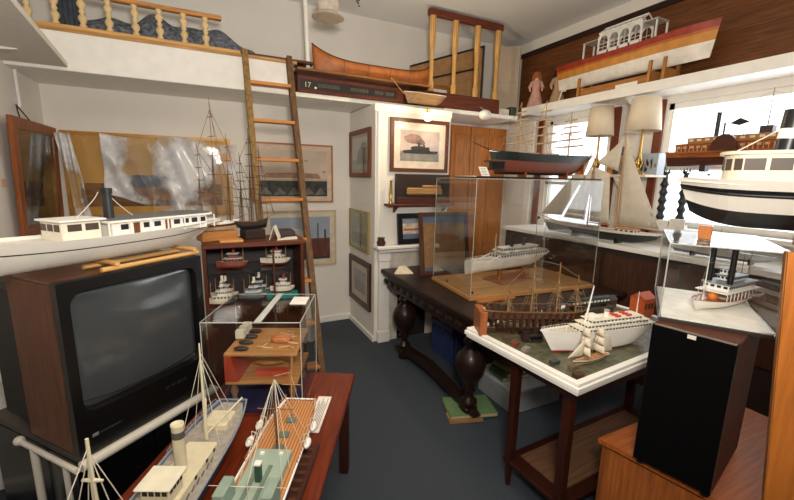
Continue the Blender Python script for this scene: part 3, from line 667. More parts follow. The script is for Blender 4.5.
# acrylic case + diorama
ca = math.atan2(1.675-1.85, .339+.076)
A0 = Vector((-.074, 1.80, 0)); cz1 = 1.015
case = thing('acrylic_case', 'clear acrylic display case with white tag on the mahogany table', 'display case', Vector((.329, 1.625, TZ+.001)), ca)
cw, cd, chh = .43, .42, cz1-TZ
def acr_case(t, w, d, h, x0, y0, e=.005, edge=EDGE, er=.003, z=0):
    g = MB()
    for a_, b_ in (((x0, y0, z), (x0+w, y0+.003, z+h)), ((x0, y0+d-.003, z), (x0+w, y0+d, z+h)), ((x0, y0+.003, z), (x0+.003, y0+d-.003, z+h)), ((x0+w-.003, y0+.003, z), (x0+w, y0+d-.003, z+h)), ((x0, y0, z+h), (x0+w, y0+d, z+h+.003))): g.box(a_, b_, ACR)
    g.build('acrylic_panel', t)
    E_ = MB(); c = [(x0, y0), (x0+w, y0), (x0+w, y0+d), (x0, y0+d)]
    for i in range(4):
        p, q_ = c[i], c[(i+1) % 4]; E_.bar((p[0], p[1], z+h), (q_[0], q_[1], z+h), er, er, edge); E_.bar((p[0], p[1], z), (p[0], p[1], z+h), er*.8, er*.8, edge)
    E_.build('glued_edge', t)
acr_case(case, cw, cd, chh, -cw, 0)
MB().box((-.20, 0, chh+.003), (-.17, cd, chh+.0045), M('#cfd2cc', .15)).build('tape_strip', case)
MB().box((-.10, .24, chh+.0031), (-.02, .36, chh+.005), M('#f1ece6', .6)).build('white_tag', case)
di = thing('shipyard_diorama', 'two-tier wooden shipyard model inside the acrylic case', 'diorama', Vector((.329, 1.625, TZ+.003)), ca)
TIER = wood('#b5814c', 'x', .5, .25, 0)
MB().box((-.40, .03, 0), (-.03, .39, .015), M('#20264a', .6)).build('base_board', di)
for z in (.13, .27): MB().box((-.36, .05, z), (-.03, .36, z+.014), TIER, bev=.002).build('tier_board', di)
for x, y in ((-.33, .08), (-.06, .08), (-.33, .33), (-.06, .33)):
    MB().lathe([(.012, 0), (.018, .02), (.009, .04), (.02, .07), (.009, .1), (.016, .115)], M('#8a6a52', .5), c=(x, y, .015)).build('turned_leg', di)
    MB().cyl((x, y, .144), (x, y, .27), .006, TIER).build('post', di)
MB().prism([(-.36, .05, .144), (-.30, .05, .144), (-.33, .05, .27), (-.36, .05, .27)], M('#a03a20', .5), (0, .30, 0)).build('red_panel', di)
for i in range(4):
    y = .08+.07*i; q = MB(); q.ball((-.29, y, .296), .022, M('#2c2c2a'), 8, (1.6, .7, .5)); q.build('small_boat', di)
for i in range(3): q = MB(); q.box((-.35+.0*i, .28-.05*i, .30), (-.31, .31-.05*i, .34), M('#d8d2bc')); q.build('shed', di)
q = MB(); q.ball((-.13, .18, .30), .035, wood('#b06a3c', 'x'), 10, (1.5, .9, .6)); q.build('half_built_hull', di)
q = MB()
for i in range(14): a_ = random.uniform(0, PI); x, y = random.uniform(-.2, -.06), random.uniform(.09, .3); q.bar((x-.025*math.cos(a_), y-.025*math.sin(a_), .292+.015*random.random()), (x+.025*math.cos(a_), y+.025*math.sin(a_), .290), .005, .004, M('#d9b48a'))
q.each('timber_offcut', di)
MB().ball((-.2, .2, .17), .03, wood('#a8742f', 'x'), 10, (2.4, .9, .6)).build('lower_boat', di)
MB().box((-.24, .1, .145), (-.09, .14, .17), M('#b8482c', .5)).build('red_crate', di)

# ---- deck ship (wooden deck, green-grey house)
ds = thing('motor_ship_model', 'plank-decked ship model with pale green deckhouse and lifeboats', 'ship model', Vector((.066, 1.10, TZ+.001)), math.atan2(-.891, -.454))
ds.scale = (1.13, 1.3, 1.1)
H = Hull(.95, .145, .10, bow=.3, stern=.22, st_w=.72, sheer=(.03, .2), rake=.03, full=.2, bul=.07)
PLK = bpy.data.materials.new('deck_planks'); PLK.use_nodes = True; nt = PLK.node_tree; bsd = nt.nodes['Principled BSDF']; bsd.inputs['Roughness'].default_value = .45
tcn = nt.nodes.new('ShaderNodeTexCoord'); wv = nt.nodes.new('ShaderNodeTexWave'); wv.bands_direction = 'Y'; wv.inputs['Scale'].default_value = 34; wv.inputs['Distortion'].default_value = .2
rmp = nt.nodes.new('ShaderNodeValToRGB'); rmp.color_ramp.elements[0].color = lin('#7a4a26'); rmp.color_ramp.elements[0].position = .05; rmp.color_ramp.elements[1].color = lin('#c98c56'); rmp.color_ramp.elements[1].position = .3
nt.links.new(tcn.outputs['Object'], wv.inputs[0]); nt.links.new(wv.outputs[0], rmp.inputs[0]); nt.links.new(rmp.outputs[0], bsd.inputs['Base Color'])
H.build(ds, [(.4, M('#7b2a20')), (.9, M('#2a3850')), (1, WHITE)], PLK, railm=WHITE)
GRN = M('#9fb0a0', .5, 0, .05)
zd = H.deckz(.5); 
MB().box((-.175, -.048, zd-.003), (.33, .048, zd+.030), GRN, bev=.003).build('deckhouse', ds)
for y in (-.018, .012): MB().box((-.10, y-.005, zd+.030), (.04, y+.005, zd+.034), M('#6d7f70', .5)).build('skylight', ds)
MB().box((-.155, .02, zd+.03), (-.145, .03, zd+.036), WHITE).box((-.155, -.03, zd+.03), (-.145, -.02, zd+.036), WHITE).each('hatch', ds)
for x in (-.354, -.275, -.21): MB().box((x-.013, -.014, zd-.002), (x+.013, .014, zd+.010), M('#67736a', .5), bev=.002).build('hatch_cover', ds)
MB().box((.0, -.066, zd+.0), (.07, -.04, zd+.085), M('#8fa294', .5), bev=.003).build('bridge_wing', ds); MB().box((.0, .04, zd+.0), (.07, .066, zd+.085), M('#8fa294', .5), bev=.003).build('bridge_wing', ds)
q = MB(); q.box((-.05, -.007, zd+.03), (-.036, .007, zd+.085), M('#2f4a3a', .5)).box((-.0515, -.0065, zd+.055), (-.0499, .0065, zd+.07), M('#c8402c')).box((-.052, -.008, zd+.085), (-.034, .008, zd+.09), WHITE); q.build('funnel', ds)
lf = []
for sd_ in (-1, 1):
    for x in (-.30, -.215):
        q = MB(); q.ball((x, sd_*.082, zd+.022), .013, M('#efece4', .5), 8, (1.9, .75, .9)); q.build('lifeboat', ds)
        for e in (-.018, .018): MB().tube([(x+e, sd_*.066, zd), (x+e, sd_*.068, zd+.04), (x+e, sd_*.082, zd+.046), (x+e, sd_*.082, zd+.03)], .0012, ROPEW, 5).build('davit', ds)
railing(ds, H, .0, .35, wood('#b06a38', 'x'), h=.014, n=20, r=.0012)
q = MB()
for i in range(9): a_ = PI/2+PI*i/8; q.cyl((-.45-.03+.0*i, .05*math.sin(a_), zd), (-.47, .05*math.sin(a_), zd+.02), .0012, OAKX, n=5)
q.build('stern_rail', ds)
m1 = mast(ds, -.20, zd, .28, .0035, M('#8a5a34'), [(.55, .05)]); mast(ds, -.37, zd, .20, .003, TEAK, [(.7, .03)])
m2 = mast(ds, .03, zd+.03, .06, .002, ROPEW, [(.8, .09)])
rig(ds, [((-.20, 0, zd+.26), (s_x, s_y, zd+.01)) for s_x in (-.30, -.24, -.12, -.05) for s_y in (-.055, .055)]+[((-.2, 0, zd+.27), (-.37, 0, zd+.19)), ((-.37, 0, zd+.18), (-.46, 0, zd+.01)), ((.03, 0, zd+.085), (-.17, 0, zd+.25))], .0009, ROPEW)
for x, a_ in ((-.2, .10), (-.2, -.07)): MB().cyl((x, 0, zd+.03), (x+a_, .03*(1 if a_ > 0 else -1), zd+.16), .002, M('#5b5148'), n=6).build('boom', ds)


# ---- grey trawler
gs = thing('trawler_model', 'cream and grey steam trawler model with tall funnel at lower left', 'ship model', Vector((-.190, 1.20, TZ+.001)), math.atan2(-.903, -.43))
gs.scale = (1.08, 1.2, 1.1)
H2 = Hull(.98, .17, .10, bow=.35, stern=.3, st_w=.6, sheer=(.12, .35), rake=.05, full=.25, bul=.12)
GRY = M('#7c8490', .55, 0, .15, 30)
H2.build(gs, [(.3, M('#6a2a22')), (.86, M('#3d4656')), (1, GRY)], M('#a49c92', .7, 0, .2, 60), railm=M('#8d96a2', .5))
CRM = M('#ded3b4', .5, 0, .06, 30); zg = H2.deckz(.5)
q = MB(); q.box((-.42, -.04, zg), (-.33, .04, zg+.03), CRM, bev=.006); q.build('stern_house', gs)
MB().box((-.25, -.045, zg-.004), (.0, .045, zg+.022), CRM, bev=.004).build('casing', gs)
q = MB()
for x in (-.22, -.17, -.10): q.cyl((x, .047, zg+.012), (x, .0445, zg+.012), .006, BLACK, n=10)
q.each('porthole', gs)
q = MB(); q.lathe([(.016, 0), (.016, .150), (.0172, .153), (.0172, .16), (.014, .16), (.014, .14)], CRM, c=(-.115, 0, zg+.02), n=18).lathe([(.0165, 0), (.0165, .022)], M('#55514c'), c=(-.115, 0, zg+.135), n=18); q.build('funnel', gs)
q = MB(); q.lathe([(.005, 0), (.005, .10), (.009, .105), (.009, .118), (.002, .12)], CRM, c=(-.155, -.015, zg+.02), n=12); q.build('vent_pipe', gs)
q = MB(); q.lathe([(.008, 0), (.008, .035), (.014, .045), (.013, .055)], GREY, c=(-.14, -.02, zg+.02), n=14); q.build('ventilator', gs)
br = MB(); br.box((-.055, -.035, zg), (.015, .035, zg+.075), CRM, bev=.002); bo = br.build('bridge_house', gs)
MB().box((-.065, -.044, zg+.075), (.028, .044, zg+.081), M('#ebe4cc', .5), bev=.002).build('roof', bo)
q = MB()
for i in range(4):
    q.box((.0145, -.03+.016*i, zg+.052), (.0162, -.018+.016*i, zg+.069), BLACK); q.box((-.0562, -.03+.016*i, zg+.052), (-.0545, -.018+.016*i, zg+.069), BLACK)
    for sd_ in (-1, 1): q.box((-.051+.016*i, sd_*.0345, zg+.052), (-.039+.016*i, sd_*.0358, zg+.069), BLACK)
q.each('window', bo)
mast(gs, -.275, zg+.01, .35, .006, CRM); mast(gs, .20, zg+.01, .35, .008, CRM, [(.72, .02)])
for d_ in ((-.13, .07), (-.12, -.05)): MB().cyl((-.275, 0, zg+.03), (-.275+d_[0], d_[1], zg+.09), .003, CRM, n=8).build('derrick', gs)
rig(gs, [((.20, 0, zg+.33), (x_, y_, zg+.02)) for x_ in (.12, .18, .26) for y_ in (-.05, .05)]+[((.20, 0, zg+.34), (.46, 0, zg+.06)), ((-.275, 0, zg+.33), (-.46, 0, zg+.03))]+[((-.275, 0, zg+.31), (x_, y_, zg+.02)) for x_ in (-.33, -.23) for y_ in (-.06, .06)], .001, ROPEW)
q = MB()
for i in range(14): x = -.2+.03*i; q.bar((x, .05, zg+.002), (x+.025, .055, zg+.004), .003, .003, M('#5f5a55')); q.bar((x, -.055, zg+.002), (x+.02, -.05, zg+.004), .004, .004, M('#6d6256'))
q.each('deck_fitting', gs)
railing(gs, H2, .02, .3, M('#9aa3ad', .5), h=.012, n=14, r=.001)

# ------------------------------------------------------------------ dark carved table
dt = thing('carved_table', 'dark carved oak table with bulbous legs before the fireplace', 'table', (1.43, 1.82, 0))
TL_, TW_ = 1.45, 1.5
q = MB(); q.box((0, 0, .755), (TW_, TL_, .80), DKW, bev=.012).box((.02, .02, .735), (TW_-.02, TL_-.02, .755), DKW, bev=.006); q.build('table_top', dt)
q = MB(); q.box((.05, .05, .62), (.08, TL_-.05, .735), DKW, bev=.01)
for i in range(12): q.ball((.045, .1+.12*i, .68), .035, DKW, 6, (.3, 1.2, .8))
q.box((.05, .05, .62), (TW_-.05, .08, .735), DKW, bev=.01).box((TW_-.08, .05, .62), (TW_-.05, TL_-.05, .735), DKW); q.build('carved_apron', dt)
prof = [(.045, .10), (.06, .11), (.06, .14), (.035, .16), (.03, .2), (.05, .22), (.035, .25), (.065, .29), (.095, .35), (.105, .41), (.095, .47), (.06, .51), (.035, .54), (.055, .56), (.055, .58), (.035, .6), (.05, .62)]
for x, y in ((.12, .16), (.12, 1.16), (TW_-.14, .16), (TW_-.14, 1.16)):
    f0 = .054 if (x, y) == (.12, .16) else 0
    MB().lathe(prof, DKW, c=(x, y, 0), n=20).box((x-.05, y-.05, .06), (x+.05, y+.05, .10), DKW, bev=.01).lathe([(.045, f0), (.05, f0+.01), (.045, .06)], DKW, c=(x, y, 0)).build('bulbous_leg', dt)
MB().prism([(.09, .05, .07), (.09, .2, .13), (.09, .69, .18), (.09, 1.16, .13), (.09, 1.30, .07), (.09, 1.28, .057), (.09, .69, .10), (.09, .1, .057)], DKW, (.06, 0, 0)).build('stretcher', dt)
# glass case on it
GZ = .80
gA = Pz(468, 303, .83); gB = Pz(434, 280, .83)
gc = thing('glass_case', 'tall clear display case on a pale wood base over the paddle steamer', 'display case', (1.62, 2.12, GZ+.001), -.09)
GW, GD = 1.17, .62
MB().box((0, 0, 0), (GW, GD, .028), wood('#a5794a', 'x', .5, .2, 0), bev=.003).build('wooden_base', gc)
MB().box((.018, .018, .028), (GW-.018, GD-.018, .036), wood('#b58a5a', 'x', .5, .2, 0)).build('base_top', gc)
acr_case(gc, GW-.02, GD-.02, .82, .01, .01, z=.036, er=.004, edge=M('#aeb2aa', .2))
for x, y in ((.05, .05), (.03, .4)): MB().ball((x, y, .045), .009, BLACK, 8).build('foot_peg', gc)
# paddle steamer within
a = Vector((1.74, 2.33, 0)); b = Vector((2.72, 2.45, 0))
ps = thing('passenger_steamer_model', 'white excursion steamer model inside the tall glass case', 'ship model', ((a.x+b.x)/2-.03, (a.y+b.y)/2+.01, .935), ang(b, a))
ps.scale = (1.12, 1.1, 1.12)
L = .86; H3 = Hull(L, .13, .085, bow=.4, stern=.35, st_w=.5, sheer=(.1, .15), rake=.01, full=.3, bul=.1)
H3.build(ps, [(.25, M('#d8cdb8')), (1, M('#e6e1d6', .5))], M('#c9c2b2'))
z3 = H3.deckz(.5)
deckhouse(ps, -.38, .14, .115, z3, .042, M('#d9d3c6'), M('#8d8a80'), 18); deckhouse(ps, -.28, .0, .09, z3+.045, .034, M('#d9d3c6'), M('#c9c4b8'), 12); deckhouse(ps, .02, .09, .06, z3+.045, .036, M('#d9d3c6'), WHITE, 3)
funnel(ps, -.03, z3+.075, .10, .014, BLACK); funnel(ps, -.16, z3+.075, .06, .014, M('#2c2c2c')); mast(ps, .14, z3, .19, .003, CREAM); mast(ps, -.30, z3+.03, .26, .003, M('#4a4038'))
MB().prism([(-.302, 0, z3+.27), (-.302, 0, z3+.30), (-.34, .0, z3+.285)], BLACK, (0, .002, 0)).build('pennant', ps)
for x in (.18, .08, -.12): 
    for sd_ in (-1, 1): MB().ball((x-.1, sd_*.06, z3+.058), .011, M('#e5e0d4'), 8, (2.4, .8, .8)).build('lifeboat', ps)
railing(ps, H3, .35, .98, WHITE, h=.014, n=26, r=.0009)
q = MB(); 
for sd_ in (-1, 1): q.tube([Vector((.22-.2*i/8+.03, sd_*.05, z3+.004+.04*math.sin(PI*i/16))) for i in range(9)], .004, WHITE, 6)
q.build('bow_arch', ps)
q = MB(); q.box((-.26, -.10, -.084), (.16, .10, -.074), wood('#8e5026', 'x', .3), bev=.004); q.build('stand_board', ps)
for x in (-.18, .08): MB().lathe([(.02, -.074), (.012, -.055), (.016, -.03), (.01, .012)], wood('#8e5026', 'z'), c=(x, 0, 0)).build('stand_post', ps)
# leaning framed cork board in front of the case
cbd = pic('cork_board', 'brown framed backing board leaning against the tall glass case', 'board', (1.91, 2.93, .80+.275), .50, .56, -.06, .035, wood('#4f2f22', 'z'),
    [(FR, M('#85633f', .8, 0, .15, 30)), (R(0, .88, 1, 1), M('#4d5f78', .8)), (R(0, 0, 1, .06), M('#4d5f78', .8))], tilt=-.16, glass=False)
o = tag(MB().prism([(0, 0, 0), (.17, 0, 0), (.17, .1, .0), (.12, .1, .045), (.05, .06, .05)], M('#d9ccb4', .8), (0, .02, .005)).build('folded_paper'), 'folded cream paper on the carved table by the fireplace', 'paper'); o.location = (1.46, 3.02, .801); o.rotation_euler.z = -.3
tag(MB().box((1.66, 2.05, .801), (1.98, 2.115, .812), wood('#a5672e', 'x')).build('pine_strip'), 'thin orange-brown slat along the carved table front edge', 'wood strip')

# clipper on the glass case top
CZ = GZ+.036+.82+.006
q = thing('display_board', 'dark varnished board under the black and red clipper', 'board', (2.13, 2.09, CZ), -.09)
MB().box((-.50, .0, 0), (.62, .30, .012), DKW, bev=.003).build('board', q)
a = Py(437, 178, 2.13); 
CL = Hull(.80, .14, .15, bow=.22, stern=.3, st_w=.6, sheer=(.06, .12), rake=.06, full=.22, bul=.06)
cl = thing('clipper_model', 'black and rust-red clipper hull model with bare masts on the glass case', 'ship model', (2.30, 2.22, CZ+.030), PI-.09)
cl.scale = (1.12, 1.12, 1.0)
CL.build(cl, [(.12, DARK), (.62, M('#703c2c', .45)), (.95, M('#1d2422', .35)), (1, WHITE)], TEAK, railm=WHITE)
zc = CL.deckz(.5)
lines = []
for mx, mh in ((-.22, .34), (.0, .40), (.2, .37)):
    mast(cl, mx, zc, mh, .0055, M('#9a7850'), [(f, .17*(1.15-f)) for f in (.25, .4, .55, .68, .82)], ym=M('#8a6a46'), furl=M('#b59f7c', .8))
    lines += shrouds(mx, zc, zc+mh*.6, .06, 3, .022); lines.append(((mx, 0, zc+mh), (mx+.16, 0, zc)))
MB().cyl((.34, 0, zc), (.55, 0, zc+.075), .005, DKW, r2=.002, n=8).build('bowsprit', cl)
lines += [((.2, 0, zc+.3), (.52, 0, zc+.07)), ((.2, 0, zc+.2), (.44, 0, zc+.04))]
rig(cl, lines, .0012, M('#8f7858'))
deckhouse(cl, -.12, -.03, .05, zc-.002, .022, WHITE, TEAK, 3); deckhouse(cl, .05, .13, .05, zc-.002, .02, WHITE, TEAK, 2)
q = MB()
for i in range(7): q.box((.33+.012*i, -.045+.004*i, .035), (.335+.012*i, .045-.004*i, .085), DARK)
q.box((.325, -.048, .085), (.43, .048, .095), M('#3a2a20')).box((.325, -.048, .03), (.41, .048, .038), M('#231a16')); q.build('beakhead', cl)
cradle(cl, (-.2, .15), .08, .018, wood('#8a3f20', 'z'), z0=.01)
MB().box((-.35, -.03, .015), (-.34, .03, .13), wood('#9a4a24', 'z')).build('rudder', cl)
o = thing('name_card', 'small white name card propped at the clipper board left end', 'card', (1.72, 2.15, CZ+.0125), .0, rot=(-.5, 0, .25)); MB().box((-.045, -.0015, 0), (.045, 0, .07), M('#e9e4da', .6)).build('card', o)
q = MB()
for i in range(5): q.box((-.035, -.0022, .055-.011*i), (.03-.008*(i % 2), -.0015, .058-.011*i), M('#6b6b6b'))
q.each('print_line', o)

# bulb lamp on fireplace front
bl = thing('light_bulb', 'bare glowing light bulb hanging in front of the steamship watercolour', 'light bulb', Py(428, 117, 3.15))
bl.location = Py(428, 117, 3.15)
MB().ball((0, 0, 0), .037, emis('bulb_glow', '#ffe2ac', 22), 12).build('bulb', bl); MB().cyl((0, 0, .028), (0, 0, .07), .016, BRASS, n=12).build('socket', bl)
hz = 2.33-bl.location.z; MB().tube([(0, 0, .07), (0, .2, hz*.8), (0, .41, hz+.02)], .003, M('#d9d2c4'), 6).build('cord', bl)
gb = thing('glass_globe', 'white frosted glass globe hanging right of the glowing bulb', 'glass globe', Py(485, 115, 3.2))
MB().ball((0, 0, 0), .058, M('#d9d9d6', .25, 0, .1, 6), 12, (1.15, 1, .85)).build('globe', gb); MB().cyl((0, 0, .045), (0, .08, 2.36-gb.location.z), .008, STEEL, n=8).build('stem', gb)

# ------------------------------------------------------------------ tray table
ty0, ty1, tx0, tx1 = .985, 1.69, 1.335, 2.55
tt = thing('tray_table', 'dark low-shelf table supporting the white framed sea board', 'table', (tx0, ty0, 0), .04)
LG = wood('#36170f', 'z', .3); w2, d2 = tx1-tx0, ty1-ty0
MB().box((.03, .03, .72), (w2-.03, .47, .765), wood('#241210', 'x')).build('table_top', tt)
for x, y in ((.07, .40), (.07, .08), (w2-.07, .08), (w2-.07, .40)):
    MB().box((x-.022, y-.022, .14), (x+.022, y+.022, .72), LG, bev=.004).cyl((x, y, .14), (x, y, .0), .020, LG, r2=.012, n=12).build('leg', tt)
sf = MB(); sf.box((.05, .05, .14), (w2-.05, .43, .165), LG, bev=.003); sf.build('lower_shelf', tt)
MB().box((.13, .11, .165), (w2-.15, .38, .172), wood('#6a4a34', 'x', .7, .3, 0)).build('shelf_panel', tt)
tr = thing('sea_board', 'white framed board painted as green sea under the harbour models', 'board', (tx0, ty0, .766), .08)
q = MB()
def fr(a_, b_, c_, d_, z0, z1): q.box((a_, b_, z0), (c_, d_, z1), WHITE, bev=.002)
for o_, z0, z1 in ((0, 0, .016), (-.008, .016, .038), (0, .038, .055)):
    fr(o_, o_, w2-o_, .03, z0, z1); fr(o_, d2-.03, w2-o_, d2-o_, z0, z1); fr(o_, .03, .03, d2-.03, z0, z1); fr(w2-.03, .03, w2-o_, d2-.03, z0, z1)
q.build('white_frame', tr)
MB().box((.03, .03, .0), (w2-.03, d2-.03, .048), M('#5a5a44', .3, 0, .5, 30, .8)).build('sea_surface', tr)
TZ2 = .766+.048
# liner
bo_, stn = Pz(549, 352, TZ2), Pz(652, 338, TZ2)
ll = .66; dr = ang(stn, bo_)
bw = Vector((1.44, 1.26, 0)); dr = ang(Vector((2.1, 1.16, 0)), bw)
lc = bw-Vector((math.cos(dr), math.sin(dr), 0))*(ll/2)
li = thing('ocean_liner_model', 'white cruise liner model with red boot-topping on the sea board', 'ship model', (lc.x, lc.y, TZ2+.0005), dr)
HL = Hull(ll, .11, .11, bow=.35, stern=.3, st_w=.6, sheer=(0, .22), rake=.13, full=.12, bul=.08)
HL.build(li, [(.1, M('#a52f28', .5)), (1, WHITE)], M('#c9bfa8'))
z5 = HL.deckz(.5)
for i, (x0, x1, w_) in enumerate(((-.28, .16, .09), (-.26, .13, .082), (-.22, .10, .07))): deckhouse(li, x0, x1, w_, z5+.0205*i, .019, WHITE, M('#e9e2cc'), 22-4*i, wh=.35)
for x in (-.14, -.07): 
    for sd_ in (-.022, .0, .022): MB().box((x-.018, sd_-.006, z5+.063), (x+.012, sd_+.006, z5+.071), M('#c83a28')).build('red_hatch', li)
MB().box((.04, -.03, z5+.063), (.09, .03, z5+.08), WHITE, bev=.003).build('bridge', li)
funnel(li, -.02, z5+.062, .035, .012, WHITE, top=M('#b9b2a0')); mast(li, .115, z5+.02, .21, .006, WHITE, rake=.035); mast(li, -.22, z5+.06, .12, .003, WHITE)
for i in range(4): MB().ball((-.18+.06*i, -.047, z5+.047), .007, M('#e9a070' if i % 2 else '#f0ece0'), 6, (2.2, .8, .8)).build('lifeboat', li); MB().ball((-.18+.06*i, .047, z5+.047), .007, WHITE, 6, (2.2, .8, .8)).build('lifeboat', li)
q = MB(); q.tube([(.22, 0, z5+.01), (.22, 0, z5+.04)], .002, WHITE); q.build('bow_post', li)
railing(li, HL, .72, .99, WHITE, h=.010, n=10, r=.0007)
# small brig
bg = Pz(586, 362, TZ2)
t, Hb = tallship('small cream-sailed brig model in front of the cruise liner', (bg.x+.02, bg.y-.01, TZ2+.0005), dr+.12, .105, .013, M('#2c2a28'), M('#b08a60'), [(-.22, .085), (.2, .095)], yl=.2, ny=4, deck=TEAK, band=[(.45, M('#e0c090')), (.7, BLACK), (1, WHITE)])
SW = M('#dfd3bd', .8); t.scale = (2.1, 1.9, 1.7)
for mx, mh in ((.2, .095), (-.22, .085)):
    for i in range(3):
        z0 = .018+mh*(.1+.28*i); hl = .016*(1.1-.2*i); x = mx*.105+.002
        sail(t, [(x, -hl, z0), (x, hl, z0), (x, hl*.85, z0+mh*.24), (x, -hl*.85, z0+mh*.24)], SW, .004)
sail(t, [(-.03, .001, .022), (-.065, .001, .022), (-.05, .001, .07), (-.028, .001, .08)], SW, .003); sail(t, [(.075, 0, .028), (.03, 0, .025), (.027, 0, .06), (.026, 0, .075)], SW, .003)
# ribbed ship on stocks
ra, rb_ = Pz(478, 330, TZ2), Vector((1.95, 1.40, 0))
ra = Vector((1.36, 1.53, 0)); rd = ang(ra, rb_)
BW = wood('#4a2c1a', 'z', .6, .4)
rib = thing('wharf_ship_model', 'brown open-ribbed wooden ship model with three masts on the sea board', 'ship model', (1.60, 1.50, TZ2+.0005), -.42)
rib.scale = (1.08, 1.0, 1.1)
q = MB(); q.box((-.27, -.03, 0), (.27, .03, .008), BW); q.build('keel', rib)
HRb = Hull(.56, .15, .125, bow=.25, stern=.2, st_w=.8, sheer=(.06, .02), rake=.0, full=.2, bul=.1)
for i in range(16):
    t_ = .03+.94*i/15; q = MB()
    for sd_ in (-1, 1):
        pts = [Vector((HRb.pt(t_, .02, sd_).x, 0, HRb.pt(t_, .02, sd_).z))]+[HRb.pt(t_, k_, sd_) for k_ in (.02, .15, .4, .7, 1)]
        for a_, b_ in zip(pts, pts[1:]): q.bar(a_, b_, .012, .010, BW)
    q.build('rib', rib)
q = MB()
for k_, r_ in ((1, .004), (.6, .003), (.35, .003)):
    for sd_ in (-1, 1): q.tube([HRb.pt(i/20, k_, sd_) for i in range(21)], r_, wood('#6e4c2c', 'x') if k_ == 1 else BW, 6)
q.build('gunwale', rib)
q = MB(); q.box((-.25, -.06, .085), (.22, .06, .089), wood('#4a2e1c', 'x')); q.build('deck', rib)
q = MB(); q.box((-.30, -.07, 0), (-.262, .07, .125), wood('#9a5a34', 'z'), bev=.003).box((-.282, -.045, .12), (-.268, -.015, .135), TEAK); q.build('end_block', rib)
ln = []
for mx, mh in ((-.14, .16), (-.02, .32), (.11, .28), (.21, .22)):
    mast(rib, mx, .085, mh, .006, wood('#8a6438', 'z'), [(.4, .07), (.6, .055), (.8, .035)]); ln += shrouds(mx, .12, .085+mh*.7, .06, 3, .018)
ln += [((-.02, 0, .38), (.11, 0, .35)), ((.11, 0, .35), (.21, 0, .29)), ((-.02, 0, .38), (-.27, 0, .12)), ((.21, 0, .29), (.28, 0, .13))]
rig(rib, ln, .0009, ROPE)
# steam locomotive & coach, buildings
lo = thing('steam_locomotive_model', 'black toy steam locomotive on the wharf beside the ribbed ship', 'model train', (1.49, 1.40, TZ2+.0005), -.42)
q = MB(); q.box((-.055, -.016, .012), (.055, .016, .018), BLACK).cyl((-.02, 0, .032), (.05, 0, .032), .0125, BLACK, n=14).box((-.055, -.016, .018), (-.02, .016, .055), M('#3a1c18')).box((-.06, -.019, .055), (-.015, .019, .059), BLACK); q.build('body', lo)
MB().cyl((.038, 0, .043), (.038, 0, .06), .004, BLACK, r2=.006, n=10).build('chimney', lo)
for i in range(4):
    for sd_ in (-1, 1): MB().cyl((-.042+.026*i, sd_*.014, .0095), (-.042+.026*i, sd_*.018, .0095), .0095, DARK, n=12).build('wheel', lo)
cc = thing('passenger_coach_model', 'dark green toy railway coach with cream windows behind the liner', 'model train', (2.12, 1.56, TZ2+.0565), -.10)
o = tag(MB().box((-.19, -.03, 0), (.19, .03, .055), M('#4a4034', .9, 0, .3, 40), bev=.006).build('rail_embankment'), 'grey-brown model embankment carrying the green railway coach', 'embankment'); o.location = (2.12, 1.56, TZ2+.0005); o.rotation_euler.z = -.10
q = MB(); q.box((-.16, -.02, .014), (.16, .02, .055), M('#26332c', .4), bev=.003).cyl((-.16, 0, .05), (.16, 0, .05), .019, M('#1c2421', .4), n=14); q.build('body', cc)
q = MB()
for i in range(11): q.box((-.147+.028*i, -.0212, .034), (-.129+.028*i, .0212, .046), M('#e4e0c8', .4))
q.each('window', cc)
for x in (-.12, .12): MB().cyl((x, -.02, .009), (x, .02, .009), .009, BLACK, n=12).box((x-.02, -.014, .005), (x+.02, .014, .016), BLACK).build('bogie', cc)
def house(label, loc, w_, d_, h_, m, rm, rz=0, name='model_building', roof='gable'):
    t = thing(name, label, 'model building', loc, rz)
    MB().box((-w_/2, -d_/2, 0), (w_/2, d_/2, h_), m, bev=.001).build('wall', t)
    if roof == 'gable': MB().prism([(-w_/2-.004, -d_/2-.004, h_), (-w_/2-.004, d_/2+.004, h_), (-w_/2-.004, 0, h_+d_*.4)], rm, (w_+.008, 0, 0)).build('roof', t)
    else: MB().box((-w_/2-.003, -d_/2-.003, h_), (w_/2+.003, d_/2+.003, h_+.005), rm).build('roof', t)
    q = MB()
    for i in range(3): q.box((-w_*.36+w_*.28*i, -d_/2-.0008, h_*.45), (-w_*.36+w_*.28*i+w_*.14, -d_/2+.0005, h_*.75), BLACK)
    q.each('window', t); return t
DKC = M('#3f362d', .7, 0, .3, 40)
house('bright orange model building right of the green coach', (2.455, 1.43, TZ2+.0005), .11, .09, .12, M('#c65a28', .6, 0, .2, 60), M('#a8481f', .7))
house('low grey model shed on the sea board behind the ribbed ship', (1.86, 1.62, TZ2+.0005), .09, .05, .05, DKC, M('#564b40', .8))
house('small brown model shed with stack at the back right of sea board', (2.40, 1.62, TZ2+.0005), .09, .06, .06, M('#5a4334', .7), M('#3d342c', .8))
q = MB(); q.box((-.02, -.25, 0), (.02, .25, .008), wood('#7a5a3c', 'y'))
for i in range(6):
    o = tag(MB().box((-.022, -.014, 0), (.022, .014, .018), M(['#5a4a3c', '#7a3a28', '#8a8478', '#3c4038', '#6a5a44', '#4a2c22'][i], .6)).build('model_crate'), ['brown', 'brick-red', 'pale grey', 'dark green', 'khaki', 'maroon'][i]+' toy crate at the left edge of the sea board', 'crate')
    o.location = [(1.385, 1.47, TZ2+.0005), (1.375, 1.40, TZ2+.0005), (1.38, 1.33, TZ2+.0005), (1.40, 1.17, TZ2+.0005), (1.44, 1.10, TZ2+.0005), (1.40, 1.04, TZ2+.0005)][i]; o.rotation_euler.z = random.uniform(-.4, .4)

